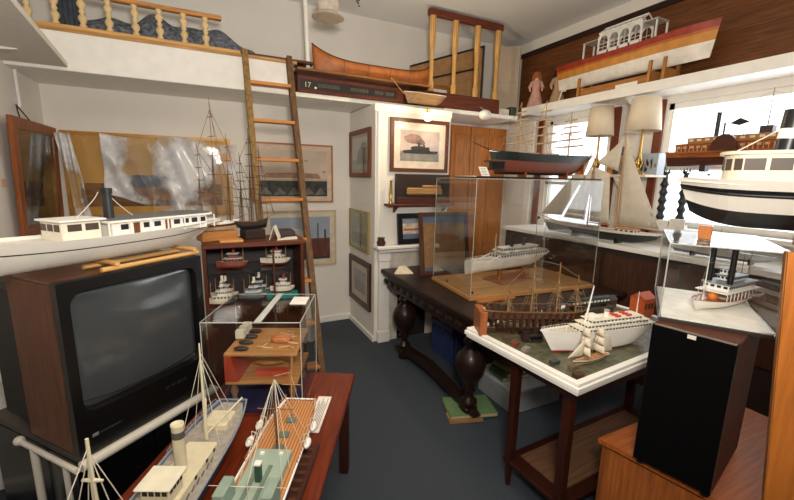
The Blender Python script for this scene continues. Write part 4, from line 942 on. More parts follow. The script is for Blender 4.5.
# ------------------------------------------------------------------ things further back on the table: schooner etc.
WC = thing('window_counter', 'long counter with a white top edge under the windows', 'counter', (3.10, .9, 0))
MB().box((0, 0, 1.085), (.5, 2.6, 1.125), WHITE, bev=.004).build('counter_top', WC)
MB().box((.03, .02, 0), (.5, 2.58, 1.085), M('#2a1c16', .7)).build('body', WC)
for i in range(4): MB().box((.02, .05+.64*i, .5), (.029, .05+.6+.64*i, 1.03), wood('#46291a', 'z', .6, .3, 0)).build('door', WC)
CT = 1.1255
# big schooner
sc_ = thing('schooner_model', 'large two-masted schooner model with tall cream sails by the windows', 'ship model', (3.02, 2.55, 1.145), 0)
bwp, stp = Px(545, 238, 2.98), Px(655, 240, 3.02)
SL = 1.02; sc_.location = (2.93, 2.42, CT+.012); sc_.rotation_euler.z = PI/2+.0
sc_.location = (3.22, 2.40, CT+.012)
SL = 1.16; HS = Hull(SL, .17, .10, bow=.4, stern=.35, st_w=.45, sheer=(.1, .2), rake=.08, full=.4, bul=.12)
HS.build(sc_, [(.15, M('#5c6a5c')), (.85, M('#1d2320', .4)), (1, WHITE)], TEAK)
z6 = HS.deckz(.5)
mast(sc_, .08, z6, .76, .008, TEAK); mast(sc_, -.20, z6, .84, .008, TEAK)
MB().cyl((.44, 0, z6+.02), (.72, 0, z6+.08), .007, TEAK, r2=.003, n=8).build('bowsprit', sc_)
sail(sc_, [(-.215, .004, z6+.06), (-.59, .03, z6+.065), (-.30, .02, z6+.62), (-.205, .004, z6+.84)], bulge=.03, name='mainsail')
sail(sc_, [(.06, .004, z6+.06), (-.15, .02, z6+.06), (-.10, .01, z6+.50), (.065, .004, z6+.56)], bulge=.02, name='foresail')
sail(sc_, [(.05, .0, z6+.60), (-.17, .01, z6+.52), (-.19, .01, z6+.80), (-.10, 0, z6+.72)], bulge=.01, name='topsail')
sail(sc_, [(.36, 0, z6+.07), (.11, .01, z6+.07), (.09, .0, z6+.34), (.09, 0, z6+.60)], bulge=.015, name='jib')
sail(sc_, [(.66, 0, z6+.08), (.38, .01, z6+.09), (.20, 0, z6+.42), (.10, 0, z6+.70)], bulge=.015, name='flying_jib')
MB().cyl((-.20, 0, z6+.05), (-.60, .03, z6+.055), .005, TEAK, n=6).build('boom', sc_); MB().cyl((.08, 0, z6+.05), (-.16, .02, z6+.05), .005, TEAK, n=6).build('boom', sc_)
rig(sc_, shrouds(.08, z6, z6+.6, .08, 3, .02)+shrouds(-.20, z6, z6+.6, .08, 3, .02)+[((-.2, 0, z6+.83), (.08, 0, z6+.76)), ((.08, 0, z6+.75), (.7, 0, z6+.08)), ((-.2, 0, z6+.83), (-.56, 0, z6+.02))], .001, ROPE)
deckhouse(sc_, -.4, -.22, .08, z6, .03, CREAM, TEAK, 4); deckhouse(sc_, -.02, .08, .07, z6, .022, CREAM, TEAK, 3)
cradle(sc_, (-.25, .2), .1, .0115, DKW, z0=.01)
# tall ship between (small) behind glass
tallship('small brown two-masted ship model left of the schooner on the table', (2.42, 3.05, .8015), PI*.9, .26, .035, M('#3a2c24'), M('#8a6848'), [(-.2, .22), (.18, .24)], yl=.2, ny=3)
# grey hull model far right, white sea-houses on sill
for i, (w_, h_) in enumerate(((.10, .05), (.12, .07))):
    house(['low white paper model house left on the window sill', 'taller white paper model house right on the window sill'][i], (3.555, 1.99-.12*i, 1.2805), .05, w_, h_, M('#f0ede6'), WHITE, PI/2*0, roof='flat')
gh = thing('warship_model', 'light grey warship model on the white counter beneath the black posts', 'ship model', (3.24, 1.42, CT+.012), PI/2)
HG = Hull(.62, .09, .06, sheer=(0, .3), rake=.08, bul=.05); HG.build(gh, [(.3, M('#6a6d70')), (1, M('#b4b6b4', .6))], GREY)
deckhouse(gh, -.12, .1, .05, HG.deckz(.5), .03, M('#c3c4c0'), GREY, 6); deckhouse(gh, -.02, .06, .035, HG.deckz(.5)+.032, .03, M('#c3c4c0'), GREY, 3); funnel(gh, -.08, HG.deckz(.5)+.03, .05, .012, GREY); mast(gh, .0, HG.deckz(.5)+.06, .09, .003, GREY)
cradle(gh, (-.2, .15), .06, .012, DKW, z0=.006)

for i, (x, y, w_, d_, h_, c_, nm, lab) in enumerate((
    (2.86, 2.98, .22, .16, .10, '#3b3a34', 'storage_case', 'dark grey case at the back right of the carved table'),)):
    o = MB().box((-w_/2, -d_/2, 0), (w_/2, d_/2, h_*.8), M(c_, .6), bev=.004).box((-w_/2-.004, -d_/2-.004, h_*.8), (w_/2+.004, d_/2+.004, h_), M(c_, .6), bev=.003).build(nm); tag(o, lab, 'box'); o.location = (x-.12, y, .8005)
# lamps
def lamp(label, px, py0, py1, X, wbase, zt, g=None):
    c = Px(px, (py0+py1)/2, X); z0 = Px(px, py1, X).z; z1 = Px(px, py0, X).z
    t = thing('table_lamp', label, 'lamp', (c.x, c.y, zt), 0, g)
    h = z1-z0; b_ = z0-zt
    shm = M('#e6d6bd', .8, 0, .04)
    q = MB(); n = 28; vs = []; 
    for r_, z_ in ((wbase, b_), (wbase*.78, b_+h), (wbase*.775, b_+h), (wbase*.99, b_)):
        for i in range(n): a_ = 2*PI*i/n; vs.append((r_*math.cos(a_), r_*math.sin(a_), z_))
    q.add(vs, [(r_*n+i, r_*n+(i+1) % n, ((r_+1) % 4)*n+(i+1) % n, ((r_+1) % 4)*n+i) for r_ in range(4) for i in range(n)], shm, True); q.build('lamp_shade', t)
    q = MB(); q.lathe([(.055, 0), (.06, .01), (.03, .025), (.014, .04), (.03, .07), (.036, .10), (.02, .14), (.01, .17), (.008, max(.18, b_+h*.5))], BRASS); q.build('base', t)
    q = MB(); q.ball((0, 0, max(.18, b_+h*.5)), .03, M('#f2efe6', .3), 8); q.build('bulb', t)
    return t
LX = 3.40
s0 = thing('wall_shelf', 'small cream shelf between the windows holding lamps and books', 'shelf', (XR, 2.5, 1.70))
MB().box((-.36, -.46, 0), (-.035, .38, .02), M('#d9cbb4', .5), bev=.003).build('shelf_board', s0)
for y in (-.15, .2): MB().prism([(-.035, y, 0), (-.3, y, 0), (-.035, y, -.28)], M('#e3d8c6', .6), (0, .02, 0)).build('bracket', s0)
lamp('cream-shaded brass table lamp, left of the two by the window', 601, 107, 136, LX+.03, .125, 1.7205)
lamp('cream-shaded brass table lamp, right of the two by the window', 645, 98, 131, LX-.05, .135, 1.7205)
BC = [('#d8862e', 'orange'), ('#2a2c34', 'black'), ('#8d7d74', 'taupe'), ('#b0a8a0', 'grey')]
y = 2.44
for i, (c_, nm) in enumerate(BC):
    th_ = (.045, .05, .03, .03)[i]; h_ = (.20, .25, .17, .16)[i]
    o = thing('book', nm+'-spined book standing on the small shelf between lamps', 'book', (3.37, y-th_/2, 1.7205), 0, 'books between the lamps')
    q = MB(); q.box((0, -th_/2, 0), (.15, -th_/2+.003, h_), M(c_)).box((0, th_/2-.003, 0), (.15, th_/2, h_), M(c_)).box((-.002, -th_/2, 0), (.002, th_/2, h_), M(c_)); q.build('cover', o)
    MB().box((.003, -th_/2+.003, .004), (.145, th_/2-.003, h_-.004), M('#e9e2d0', .8)).build('pages', o)
    y -= th_+.003
o = thing('picture_box', 'pale blue box with a crowd picture right of the books', 'box', (3.44, 2.12, 1.7205), .0)
MB().box((0, -.08, 0), (.10, .06, .18), M('#a9b4bd', .5)).build('body', o)
q = MB(); random.seed(5)
for i in range(22): yy, zz_ = random.uniform(-.07, .05), random.uniform(.02, .11); q.box((-.0012, yy, zz_), (-.0001, yy+.012, zz_+.03), M(random.choice(['#5a3a34', '#8a5a50', '#3a4050', '#b08a70', '#7a8a94'])))
q.each('printed_figure', o)

# carved black posts in window 2
cp = thing('carved_post', 'ornate black turned post with leaf finial, nearest the books', 'post', (3.60, 2.05, 1.2805))
prf = [(.038, 0), (.038, .03), (.024, .05)]
for i in range(5): z = .06+.07*i; prf += [(.024, z), (.036, z+.02), (.024, z+.045), (.02, z+.055)]
prf += [(.02, .42), (.016, .44)]
MB().lathe(prf, M('#1c2227', .4), n=14).build('shaft', cp)
q = MB()
for i in range(6):
    a_ = 2*PI*i/6; d_ = Vector((math.cos(a_), math.sin(a_), 0)); s2 = Vector((-d_.y, d_.x, 0))
    q.prism([s2*.008+Vector((0, 0, .43)), -s2*.008+Vector((0, 0, .43)), -s2*.012+d_*.025+Vector((0, 0, .46)), d_*.045+Vector((0, 0, .495)), s2*.012+d_*.025+Vector((0, 0, .46))], M('#1c2227', .4), d_*.004)
q.cyl((0, 0, .43), (0, 0, .50), .009, M('#1c2227', .4), r2=.002); q.build('leaf_finial', cp)
c2 = copy_tree(cp); c2.location = (3.60, 1.89, 1.2805); c2['label'] = 'ornate black turned post with leaf finial, farther right in the window'
for o in (cp, c2): o['group'] = 'black posts in the window'

# glass shelf + brown paddle steamer
gsf = thing('glass_shelf', 'clear glass shelf across the window carrying the brown steamboat', 'shelf', (3.38, 1.3, 1.735))
MB().box((0, -.75, 0), (.265, .47, .008), ACR).build('glass_plate', gsf)
for y in (-.7, .0, .42): MB().box((.20, y-.01, -.02), (.265, y+.01, -.0005), STEEL).build('bracket', gsf)
sbx = thing('paddle_steamer_model', 'brown wooden paddle steamer model silhouetted in the right window', 'ship model', (3.46, 1.42, 1.7435+.045), PI/2)
sbx.scale = (1, 1, 1.3)
BRN = wood('#a05a2a', 'x', .4, .3)
HB = Hull(1.14, .17, .075, bow=.3, stern=.3, st_w=.5, sheer=(.05, .2), rake=.02, full=.3, bul=.05)
HB.build(sbx, [(.6, wood('#4a2014', 'x')), (1, BRN)], TEAK)
z7 = HB.deckz(.5)
MB().box((-.50, -.105, z7), (.46, .105, z7+.010), BRN, bev=.002).build('guard_deck', sbx)
q = MB()
for i in range(34):
    for sd_ in (-1, 1): q.box((-.49+.028*i, sd_*.1-.002, z7+.01), (-.486+.028*i, sd_*.1+.002, z7+.042), M('#c9a070'))
for sd_ in (-1, 1): q.box((-.50, sd_*.1-.003, z7+.042), (.46, sd_*.1+.003, z7+.047), BRN)
q.build('rail', sbx)
deckhouse(sbx, -.45, .47, .14, z7+.01, .045, wood('#8a4a24', 'x'), OAKX, 20, winm=M('#d9b888')); deckhouse(sbx, -.36, .40, .10, z7+.058, .03, wood('#9a6a40', 'x'), M('#b9a58c'), 14, winm=M('#e6d2b0'))
for sd_ in (-1, 1):
    q = MB(); q.prism([(.12+.085*math.cos(PI*i/12), sd_*.11, z7+.01+.085*math.sin(PI*i/12)) for i in range(13)], wood('#4a2418', 'x'), (0, sd_*.02, 0)); q.build('paddle_box', sbx)
    q = MB()
    for e in (-.09, .09): q.cyl((.1+e*0, sd_*.02, z7+.0), (.1+e*.6, sd_*.02, z7+.13), .002, BLACK)
    q.each('walking_beam_frame', sbx)
MB().prism([(.04, 0, z7+.16), (.10, 0, z7+.185), (.16, 0, z7+.16), (.10, 0, z7+.145)], BLACK, (0, .006, 0)).build('walking_beam', sbx)
funnel(sbx, .235, z7+.085, .14, .014, BLACK); funnel(sbx, .19, z7+.085, .08, .006, BLACK); mast(sbx, -.06, z7+.08, .24, .004, M('#2c2622')); mast(sbx, .42, z7, .2, .002, DARK); mast(sbx, -.45, z7, .22, .002, DARK)
MB().box((-.10, -.03, z7+.088), (-.03, .03, z7+.13), M('#3a2c24'), bev=.002).build('pilot_house', sbx)
rig(sbx, [((-.06, 0, z7+.3), (.42, 0, z7+.19)), ((-.06, 0, z7+.3), (-.45, 0, z7+.2))], .0007, DARK)
for x in (-.25, .28): MB().box((x-.02, -.03, -.035), (x+.02, .03, .01), BLACK).build('support', sbx)

# ------------------------------------------------------------------ speaker and its case
sx = Vector((1.497, .822, 0)); sxr = Vector((1.553, .576, 0)); sw = (sxr-sx).length; srz = ang(sx, sxr)
cbz = .53
oc = thing('wooden_cupboard', 'orange-brown wooden cupboard under the black loudspeaker', 'cupboard', (1.525, .972, 0))
P4 = [(0, 0), (.172, -.772), (.875, -.772), (.875, 0)]
MB().prism([(x, y, 0) for x, y in P4], wood('#8a4c22', 'z', .6, .3, 0), (0, 0, cbz-.022)).build('body', oc)
MB().prism([(x, y, cbz-.0215) for x, y in [(-.03, .004), (.142, -.785), (.885, -.785), (.885, .004)]], wood('#9a5424', 'x', .5, .3, 0), (0, 0, .0215)).build('top', oc)
for f0, f1 in ((.03, .48), (.52, .97)):
    a_ = Vector((.172*f0, -.772*f0, .05)); b_ = Vector((.172*f1, -.772*f1, .05)); nn = Vector((-.976, -.217, 0))*.011
    MB().prism([a_+nn*.05, b_+nn*.05, b_+nn*.05+Vector((0, 0, cbz-.09)), a_+nn*.05+Vector((0, 0, cbz-.09))], wood('#a05a28', 'z', .55, .3, 0), nn).build('door', oc)
sp = thing('loudspeaker', 'tall loudspeaker with black cloth front and walnut sides', 'loudspeaker', (sx.x, sx.y, cbz+.02), srz)
SPH = 1.125-cbz-.02; dp = .42
MB().box((0, .012, 0), (sw, dp, SPH), wood('#4f2816', 'z', .6, .4, 0), bev=.003).build('cabinet', sp)
GRL = M('#060607', 1, 0, .3, 200); GRL.node_tree.nodes['Principled BSDF'].inputs['Specular IOR Level'].default_value = .08
MB().box((.002, -.008, .002), (sw-.002, .012, SPH-.002), GRL, bev=.003).build('cloth_grille', sp)
MB().box((0, -.004, 0), (.006, .013, SPH), BLACK).box((sw-.006, -.004, 0), (sw, .013, SPH), BLACK).box((0, -.004, SPH-.006), (sw, .013, SPH), M('#6b5f54')).build('trim_strip', sp)
for x in (.02, sw-.02):
    for y in (.02, dp-.03): MB().cyl((x, y, -.0195), (x, y, 0), .013, BLACK, n=12).build('foot', sp)
MB().box((sw*.45, -.012, SPH-.018), (sw*.55, -.008, SPH-.004), M('#d9d2c6')).build('badge', sp)
c3 = thing('acrylic_case', 'clear acrylic display case on the loudspeaker beneath the tug model', 'display case', (1.556, .835, 1.1262), ang((1.556, .835), (1.733, .553)))
w3 = .338; d3 = .52
acr_case(c3, w3, d3, .29, 0, 0, z=.012, er=.004, edge=M('#b9bdb9', .15))
MB().box((-.004, -.004, 0), (w3+.004, d3+.004, .012), M('#33302e', .3)).build('base', c3); MB().box((.006, .006, .012), (w3-.006, d3-.006, .017), M('#f3efe6', .6)).build('white_floor', c3)
c3r = c3.rotation_euler.z
def c3p(x, y): return Vector((1.556+math.cos(c3r)*x-math.sin(c3r)*y, .835+math.sin(c3r)*x+math.cos(c3r)*y, 0))
cc_ = c3p(.17, .24)
sw_ = thing('sternwheeler_model', 'white river steamboat model with twin black funnels in the right case', 'ship model', (cc_.x, cc_.y, 1.1262+.0175+.010), c3r+PI+.62)
cc_ = c3p(.225, .31); sw_.scale = (1.15, 1.15, 1.15); sw_.rotation_euler.z = c3r+PI+1.02; sw_.location = (cc_.x, cc_.y, 1.1262+.0195)
HR = Hull(.36, .11, .032, bow=.4, stern=.3, st_w=.85, sheer=(0, .35), rake=.1, full=.3, bul=.1)
HR.build(sw_, [(1, WHITE)], wood('#9a5a3a', 'x'), railm=wood('#a0583a', 'x'))
z8 = HR.deckz(.5)
q = MB()
for i in range(9):
    for sd_ in (-1, 1): q.cyl((-.14+.026*i, sd_*.045, z8), (-.14+.026*i, sd_*.045, z8+.03), .0015, WHITE, n=5)
q.each('stanchion', sw_)
MB().box((-.15, -.025, z8), (.03, .025, z8+.03), M('#c9c6be')).build('boiler_room', sw_)
MB().ball((.065, 0, z8+.012), .018, M('#d07a34', .6, 0, .3, 60), 8).build('orange_cargo', sw_)
MB().box((-.16, -.05, z8+.03), (.085, .05, z8+.034), WHITE, bev=.001).build('boiler_deck', sw_)
deckhouse(sw_, -.145, .055, .08, z8+.034, .024, WHITE, M('#7f8c98'), 14, wh=.35); deckhouse(sw_, -.10, .0, .05, z8+.062, .018, WHITE, M('#7f8c98'), 8); deckhouse(sw_, -.035, .005, .034, z8+.084, .022, WHITE, M('#8d99a4'), 3)
for y in (-.032, .032): funnel(sw_, .035, z8+.06, .145, .009, BLACK, y=y)
mast(sw_, .13, z8, .18, .0025, WHITE); mast(sw_, -.12, z8+.06, .1, .0015, BLACK)
MB().cyl((.13, .0, z8+.03), (.19, .03, z8+.075), .0015, WHITE).build('boom', sw_)
q = MB()
for i in range(8): a_ = 2*PI*i/8; q.box((-.205+.022*math.cos(a_)-.002, -.04, .03+.022*math.sin(a_)-.003), (-.205+.022*math.cos(a_)+.002, .04, .03+.022*math.sin(a_)+.003), M('#a03a2c'))
q.cyl((-.205, -.042, .03), (-.205, .042, .03), .004, DARK); q.build('stern_wheel', sw_)
for y in (-.045, .045): MB().bar((-.17, y, z8-.004), (-.205, y, .03), .004, .006, WHITE).build('wheel_arm', sw_)
rig(sw_, [((.13, 0, z8+.14), (.035, -.03, z8+.15)), ((.13, 0, z8+.14), (.035, .03, z8+.15)), ((.13, 0, z8+.14), (.18, 0, z8+.01))], .0006, GREY)
# tug on blocks
CT3 = 1.1262+.012+.29+.0045
tb = Vector((1.83, .78, 0)); tr_ = ang((2.02, .30), (1.74, .93))
tug = thing('tugboat_model', 'large white and black tugboat model on wooden blocks above the right case', 'ship model', (1.955, .54, CT3+.055), tr_)
HT = Hull(.86, .27, .175, bow=.19, stern=.3, st_w=.5, sheer=(.02, .08), rake=.06, full=.6, bul=.10, brise=.28)
HT.build(tug, [(.35, M('#17191c', .3)), (.67, HW), (.76, BLACK), (1, HW)], M('#b5ab9a'), railm=DARK)
z9 = HT.deckz(.5)
q = MB(); n = 20
def cab(x0, x1, w_, z0, z1, m, name, par):
    q = MB(); pts = [(x1-w_/2*.7+w_/2*.7*math.cos(a_), w_/2*math.sin(a_)) for a_ in [PI/2-PI*i/12 for i in range(13)]]+[(x0, -w_/2), (x0, w_/2)]
    q.prism([(x_, y_, z0) for x_, y_ in pts], m, (0, 0, z1-z0)); return q.build(name, par)
cbn = cab(.05, .32, .17, z9, z9+.115, CREAM, 'wheelhouse', tug)
cab(.04, .335, .19, z9+.115, z9+.127, CREAM, 'roof', cbn)
q = MB()
for i in range(6):
    a0, a1 = PI/2-PI*(i+.14)/6, PI/2-PI*(i+.86)/6; r1 = .0855; cx = .32-.17/2*.7
    pts = [Vector((cx+r1*.7*math.cos(a_)*1.02, r1*math.sin(a_)*1.01, z_)) for a_, z_ in ((a0, z9+.058), (a1, z9+.058), (a1, z9+.10), (a0, z9+.10))]
    q.prism(pts, M('#4a3c30', .5), (.001, 0, 0))
for sd_ in (-1, 1):
    for x in (.09, .16, .23): q.box((x-.028, sd_*.085-.001, z9+.058), (x+.03, sd_*.085+.001, z9+.10), M('#4a3c30', .5))
q.each('window', cbn)
q = MB(); q.cyl((.15, 0, z9+.12), (.14, 0, z9+.27), .036, M('#1b1d20', .35), n=20).cyl((.1467, 0, z9+.17), (.1443, 0, z9+.205), .0368, WHITE, n=20); q.build('funnel', tug)
MB().cyl((.29, .03, z9+.127), (.14, .0, z9+.23), .0025, ROPEW, n=6).build('stay', tug)
cab(-.3, -.0, .14, z9, z9+.06, CREAM, 'aft_cabin', tug)
q = MB()
for sd_ in (-1, 1): q.tube([HT.pt(t_, .70, sd_)+Vector((0, sd_*.003, 0)) for t_ in [i/24 for i in range(25)]], .006, BLACK, 6)
q.build('rubbing_strake', tug)
for x, nm in ((.34, 'left'), (.06, 'right')):
    p = Vector((1.955, .54, 0))+Vector((math.cos(tr_), math.sin(tr_), 0))*x
    o = tag(MB().box((-.022, -.05, 0), (.022, .05, .054), ORANGEW, bev=.003).build('wooden_block'), 'orange wooden block under the tugboat, %s of the two' % nm, 'block'); o.location = (p.x, p.y, CT3); o.rotation_euler.z = tr_
# upright orange door at right edge
dr_ = thing('leaning_board', 'tall orange varnished board leaning at the right photo edge', 'board', (1.42, .338, 0))
hz_ = Vector((.50, -.86, 0))*.40; tpv = Vector((0, .124, 1.47))
MB().prism([Vector((0, 0, .001)), hz_+Vector((0, 0, .001)), hz_+tpv, tpv], wood('#b56a2a', 'z', .35, .2, .4), Vector((.86, .5, 0))*.03).build('panel', dr_)
MB().prism([Vector((-.001, .001, .03)), Vector((.025, .0155, .03)), Vector((.025, .0155, 0))+tpv, Vector((-.001, .001, -.001))+tpv], wood('#8f5a2c', 'z'), Vector((-.5, .86, 0))*.003).build('edge_strip', dr_)
# ------------------------------------------------------------------ under the tables
gbk = thing('green_book', 'large green clothbound book lying on the carpet by the table leg', 'book', (1.60, 2.03, .0225), -.30)
MB().box((-.17, -.115, 0), (.17, .115, .004), M('#6b8a5c', .7)).box((-.17, -.115, .026), (.17, .115, .03), M('#6b8a5c', .7)).box((.166, -.115, 0), (.17, .115, .03), M('#6b8a5c', .7)).build('cover', gbk)
MB().box((-.165, -.11, .004), (.166, .11, .026), M('#c9b78c', .8)).build('pages', gbk)
o = tag(MB().box((-.10, -.05, 0), (.14, .05, .021), M('#a9774a', .8)).build('cardboard_piece'), 'brown cardboard slab under the green book', 'cardboard'); o.location = (1.50, 1.98, 0.0005); o.rotation_euler.z = -.3
dt_l = None
cr = thing('plastic_crate', 'dark blue slatted plastic crate beneath the carved table', 'crate', (2.05, 2.85, 0))
BLU = M('#2b3a66', .5)
MB().box((-.17, -.17, .0), (.17, .17, .02), BLU).build('bottom', cr)
q = MB()
for i in range(9):
    x = -.165+.04*i
    q.box((x-.012, -.17, .02), (x+.012, -.16, .30), BLU).box((x-.012, .16, .02), (x+.012, .17, .30), BLU).box((-.17, x-.012, .02), (-.16, x+.012, .30), BLU).box((.16, x-.012, .02), (.17, x+.012, .30), BLU)
q.each('slat', cr)
MB().box((-.18, -.18, .30), (.18, -.16, .34), BLU).box((-.18, .16, .30), (.18, .18, .34), BLU).box((-.18, -.16, .30), (-.16, .16, .34), BLU).box((.16, -.16, .30), (.18, .16, .34), BLU).build('rim', cr)
bx = thing('storage_box', 'translucent grey lidded storage box beneath the carved table', 'box', (2.08, 2.05, 0.0))
MB().box((-.24, -.20, 0), (.24, .2, .17), M('#8f9499', .4), bev=.015).build('body', bx); MB().box((-.25, -.21, .17), (.25, .21, .195), M('#a9aeb2', .35), bev=.006).build('lid', bx)
for i, (hx, nm) in enumerate((('#4c5a34', 'olive'), ('#2f4a3a', 'dark green'), ('#7a6a3c', 'mustard'), ('#3a2c24', 'brown'))):
    o = thing('book', nm+' book stacked flat on the grey storage box', 'book', (1.98+.02*i, 2.06, .1955+.031*i), .1*i-.1, 'books on the storage box')
    MB().box((-.12, -.09, 0), (.12, .09, .003), M(hx)).box((-.12, -.09, .027), (.12, .09, .03), M(hx)).box((-.12, -.09, 0), (-.117, .09, .03), M(hx)).build('cover', o); MB().box((-.116, -.086, .003), (.116, .086, .027), M('#c9bfa2', .8)).build('pages', o)

# ------------------------------------------------------------------ top shelf, right part
# name board
YN = 3.535
a = Py(293, 96, YN); b = Py(402, 80, YN)
nb = thing('name_board', 'long dark name board numbered 17 below the birchbark canoe', 'sign board', (.75, YN-.001, 2.365))
MB().box((0, 0, 0), (1.02, .022, .135), REDW, bev=.003).build('board', nb)
MB().box((.02, -.003, .03), (.95, 0, .105), M('#1f1614', .5)).build('painted_panel', nb)
text('17', .06, M('#d9cfae', .6), 'number', nb, (.055, -.0035, .045), (PI/2, 0, 0))
q = MB()
for x0, n in ((.18, 9), (.48, 8), (.72, 4), (.83, 4)):
    for i in range(n): q.box((x0+.022*i, -.0038, .055), (x0+.014+.022*i, -.003, .082), M('#5f584e', .6)); q.box((x0+.004+.022*i, -.0042, .062), (x0+.010+.022*i, -.0038, .075), M('#1f1614', .5))
q.each('worn_letter', nb); MB().cyl((.155, -.003, .045), (.155, -.006, .045), .01, M('#e3dcc0')).build('button', nb)
o = tag(MB().box((.76, 3.57, 2.366), (1.85, 3.80, 2.538), wood('#3f241a', 'x')).build('timber_beam'), 'dark rough timber block behind the name board on the high shelf', 'timber')
o = tag(MB().box((.745, 3.50, 2.539), (2.05, 3.86, 2.559), wood('#8a5e38', 'x'), bev=.003).build('wooden_board'), 'brown shelf board under the birchbark canoe', 'board')
# canoe
cn = thing('birchbark_canoe', 'orange birchbark canoe model on the high shelf', 'canoe', (1.54, 3.66, 2.5595), PI)
BARK = M('#b5692f', .5, 0, .25, 12)
def can(u, v):
    x = -.63+1.26*u; e = abs(2*u-1); wv_ = .10*(1-e**3.2)+.003; s_ = 2*v-1
    top = .115+.135*e**4; z = top*(abs(s_)**2.2)
    return (x*(1-.04*(1-abs(s_))*e**6), wv_*math.copysign(abs(s_)**.55, s_), z)
q = MB(); q.sheet(can, 40, 16, BARK, -.004); q.build('hull', cn)
q = MB()
for sd_ in (0, 1): q.tube([Vector(can(i/40, sd_)) for i in range(41)], .005, wood('#5e3018', 'x'), 6)
q.build('gunwale', cn)
for u in (.3, .5, .7): p = can(u, 0); MB().cyl((p[0], p[1], p[2]-.004), (p[0], -p[1], p[2]-.004), .004, TEAK, n=6).build('thwart', cn)
q = MB()
for u in (.25, .42, .6, .78): q.tube([Vector(can(u, v/12))*1.004+Vector((0, 0, -.0005)) for v in range(13)], .0022, M('#3f2415'), 4)
q.build('pitch_seam', cn)
# small hull with rope
p0 = Py(395, 84, 3.42)
hu = thing('hull_model', 'small tan boat hull with a white rope rail below the canoe', 'boat model', (1.93, 3.50, 2.383), PI)
HH = Hull(.42, .12, .09, bow=.35, stern=.2, st_w=.8, sheer=(0, .1), rake=.1, bul=.1); HH.build(hu, [(1, wood('#8f6f4c', 'x'))], TEAK)
q = MB()
for sd_ in (-1, 1): q.tube([HH.pt(i/20, 1, sd_)+Vector((0, 0, .003)) for i in range(21)], .004, ROPEW, 5)
q.build('rope_rail', hu); 
MB().cyl((.24, 0, .085), (.38, .02, .20), .004, TEAK, n=6).cyl((.2, 0, .09), (.24, 0, .085), .004, TEAK, n=6).build('bowsprit', hu)
hu.location = (1.98, 3.485, 2.523-.13)
hu.location.z = 2.3655
# second strip hulls / planks at right

o = tag(MB().box((1.95, 3.56, 2.366), (2.98, 3.90, 2.522), wood('#5e2f20', 'x'), bev=.01).build('red_chest'), 'reddish-brown low chest under the standing banister', 'chest')
o = tag(MB().box((2.14, 3.64, 2.5225), (2.34, 3.76, 2.57), M('#d9d2c4', .7), bev=.01).build('paper_bundle'), 'white folded papers on the reddish chest left of the banister', 'paper')
# crescent wooden piece
q = MB(); q.prism([(0, 0, .0), (.10, 0, .03), (.28, 0, .03), (.36, 0, .0), (.36, 0, .10), (.30, 0, .13), (.1, 0, .12), (.03, 0, .19), (-.03, 0, .24), (-.04, 0, .1)], wood('#9a6034', 'x'), (0, .05, 0))
o = tag(q.build('carved_chock'), 'curved carved wooden piece behind the right end of the canoe', 'carving'); o.location = (2.12, 3.78, 2.5225)
# banister
YBn = 3.62
a = Py(430, 4, YBn); b = Py(502, 21, YBn)
bn = thing('banister_section', 'section of banister with dark top rail and pale square spindles', 'railing', (a.x, YBn, 2.523), 0)
MB().box((-.02, -.03, .70), (.90, .03, .765), wood('#6a3320', 'x'), bev=.008).build('top_rail', bn)
for px_ in (432, 454, 475, 494):
    x = {432: .03, 454: .30, 475: .58, 494: .85}[px_]; bs_ = MB(); bs_.lathe([(.03, 0), (.03, .08), (.02, .10), (.022, .35), (.034, .5), (.034, .70)], wood('#cfa060', 'z'), n=8); o = bs_.build('spindle', bn); o.location = (x, 0, 0)
bn.location.y = 3.83
a = Py(430, 4, 3.83); bn.location = (2.07, 3.585, 2.5225)
# leaning tilted panels
lp = thing('tan_panel', 'tan panel with dark edging leaning behind the banister', 'panel', (2.62, 4.02, 2.5215), .0, rot=(-.12, -.0, 0))
q = MB(); q.prism([(-.50, 0, 0), (.50, 0, 0), (.50, 0, .86), (-.50, 0, .50)], M('#b58a5c', .7, 0, .15), (0, .012, 0)); q.build('panel', lp)
q = MB(); q.bar((-.50, -.006, .50), (.50, -.006, .86), .012, .02, DARK).bar((.48, -.006, 0), (.48, -.006, .85), .012, .05, M('#4a4038'), up=(0, 1, 0)).bar((-.4, -.006, .36), (.42, -.006, .60), .012, .02, DARK); q.build('dark_edging', lp)
lp.location = (2.60, 4.05, 2.366); lp.rotation_euler = (.0, 0, 0)
# small things beside the chest
o = tag(MB().box((3.0, 3.58, 2.3655), (3.14, 3.72, 2.44), M('#d8cfc0', .7), bev=.004).build('paper_stack'), 'cream paper stack on the high shelf at the foot of the beige box', 'paper')
o = tag(MB().box((3.16, 3.57, 2.3655), (3.24, 3.66, 2.47), M('#3a3f33', .5), bev=.006).build('tin'), 'small dark green tin beside the red-haired doll', 'tin')
# beige box
bx_ = thing('cardboard_box', 'tall beige box standing in the corner of the high shelves', 'box', (3.10, 3.80, 2.366), .38)
MB().box((-.13, -.13, 0), (.13, .13, .82), M('#b8a690', .8, 0, .05), bev=.003).build('body', bx_); MB().box((-.132, -.132, .42), (.132, .132, .425), M('#a8957e', .8)).build('seam', bx_)
bx_.location = (3.36, 3.90, 2.3655); bx_.rotation_euler.z = -.75
# white upright pole
yp = 3.50; p = Py(310, 60, yp)
tag(MB().cyl((.965, 3.62, 2.523), (.945, 3.62, ZC-.002), .018, WHITE, n=12).build('white_pole'), 'white painted pole rising from the shelf beside the canoe', 'pole').location = (-.10, .0, 0)
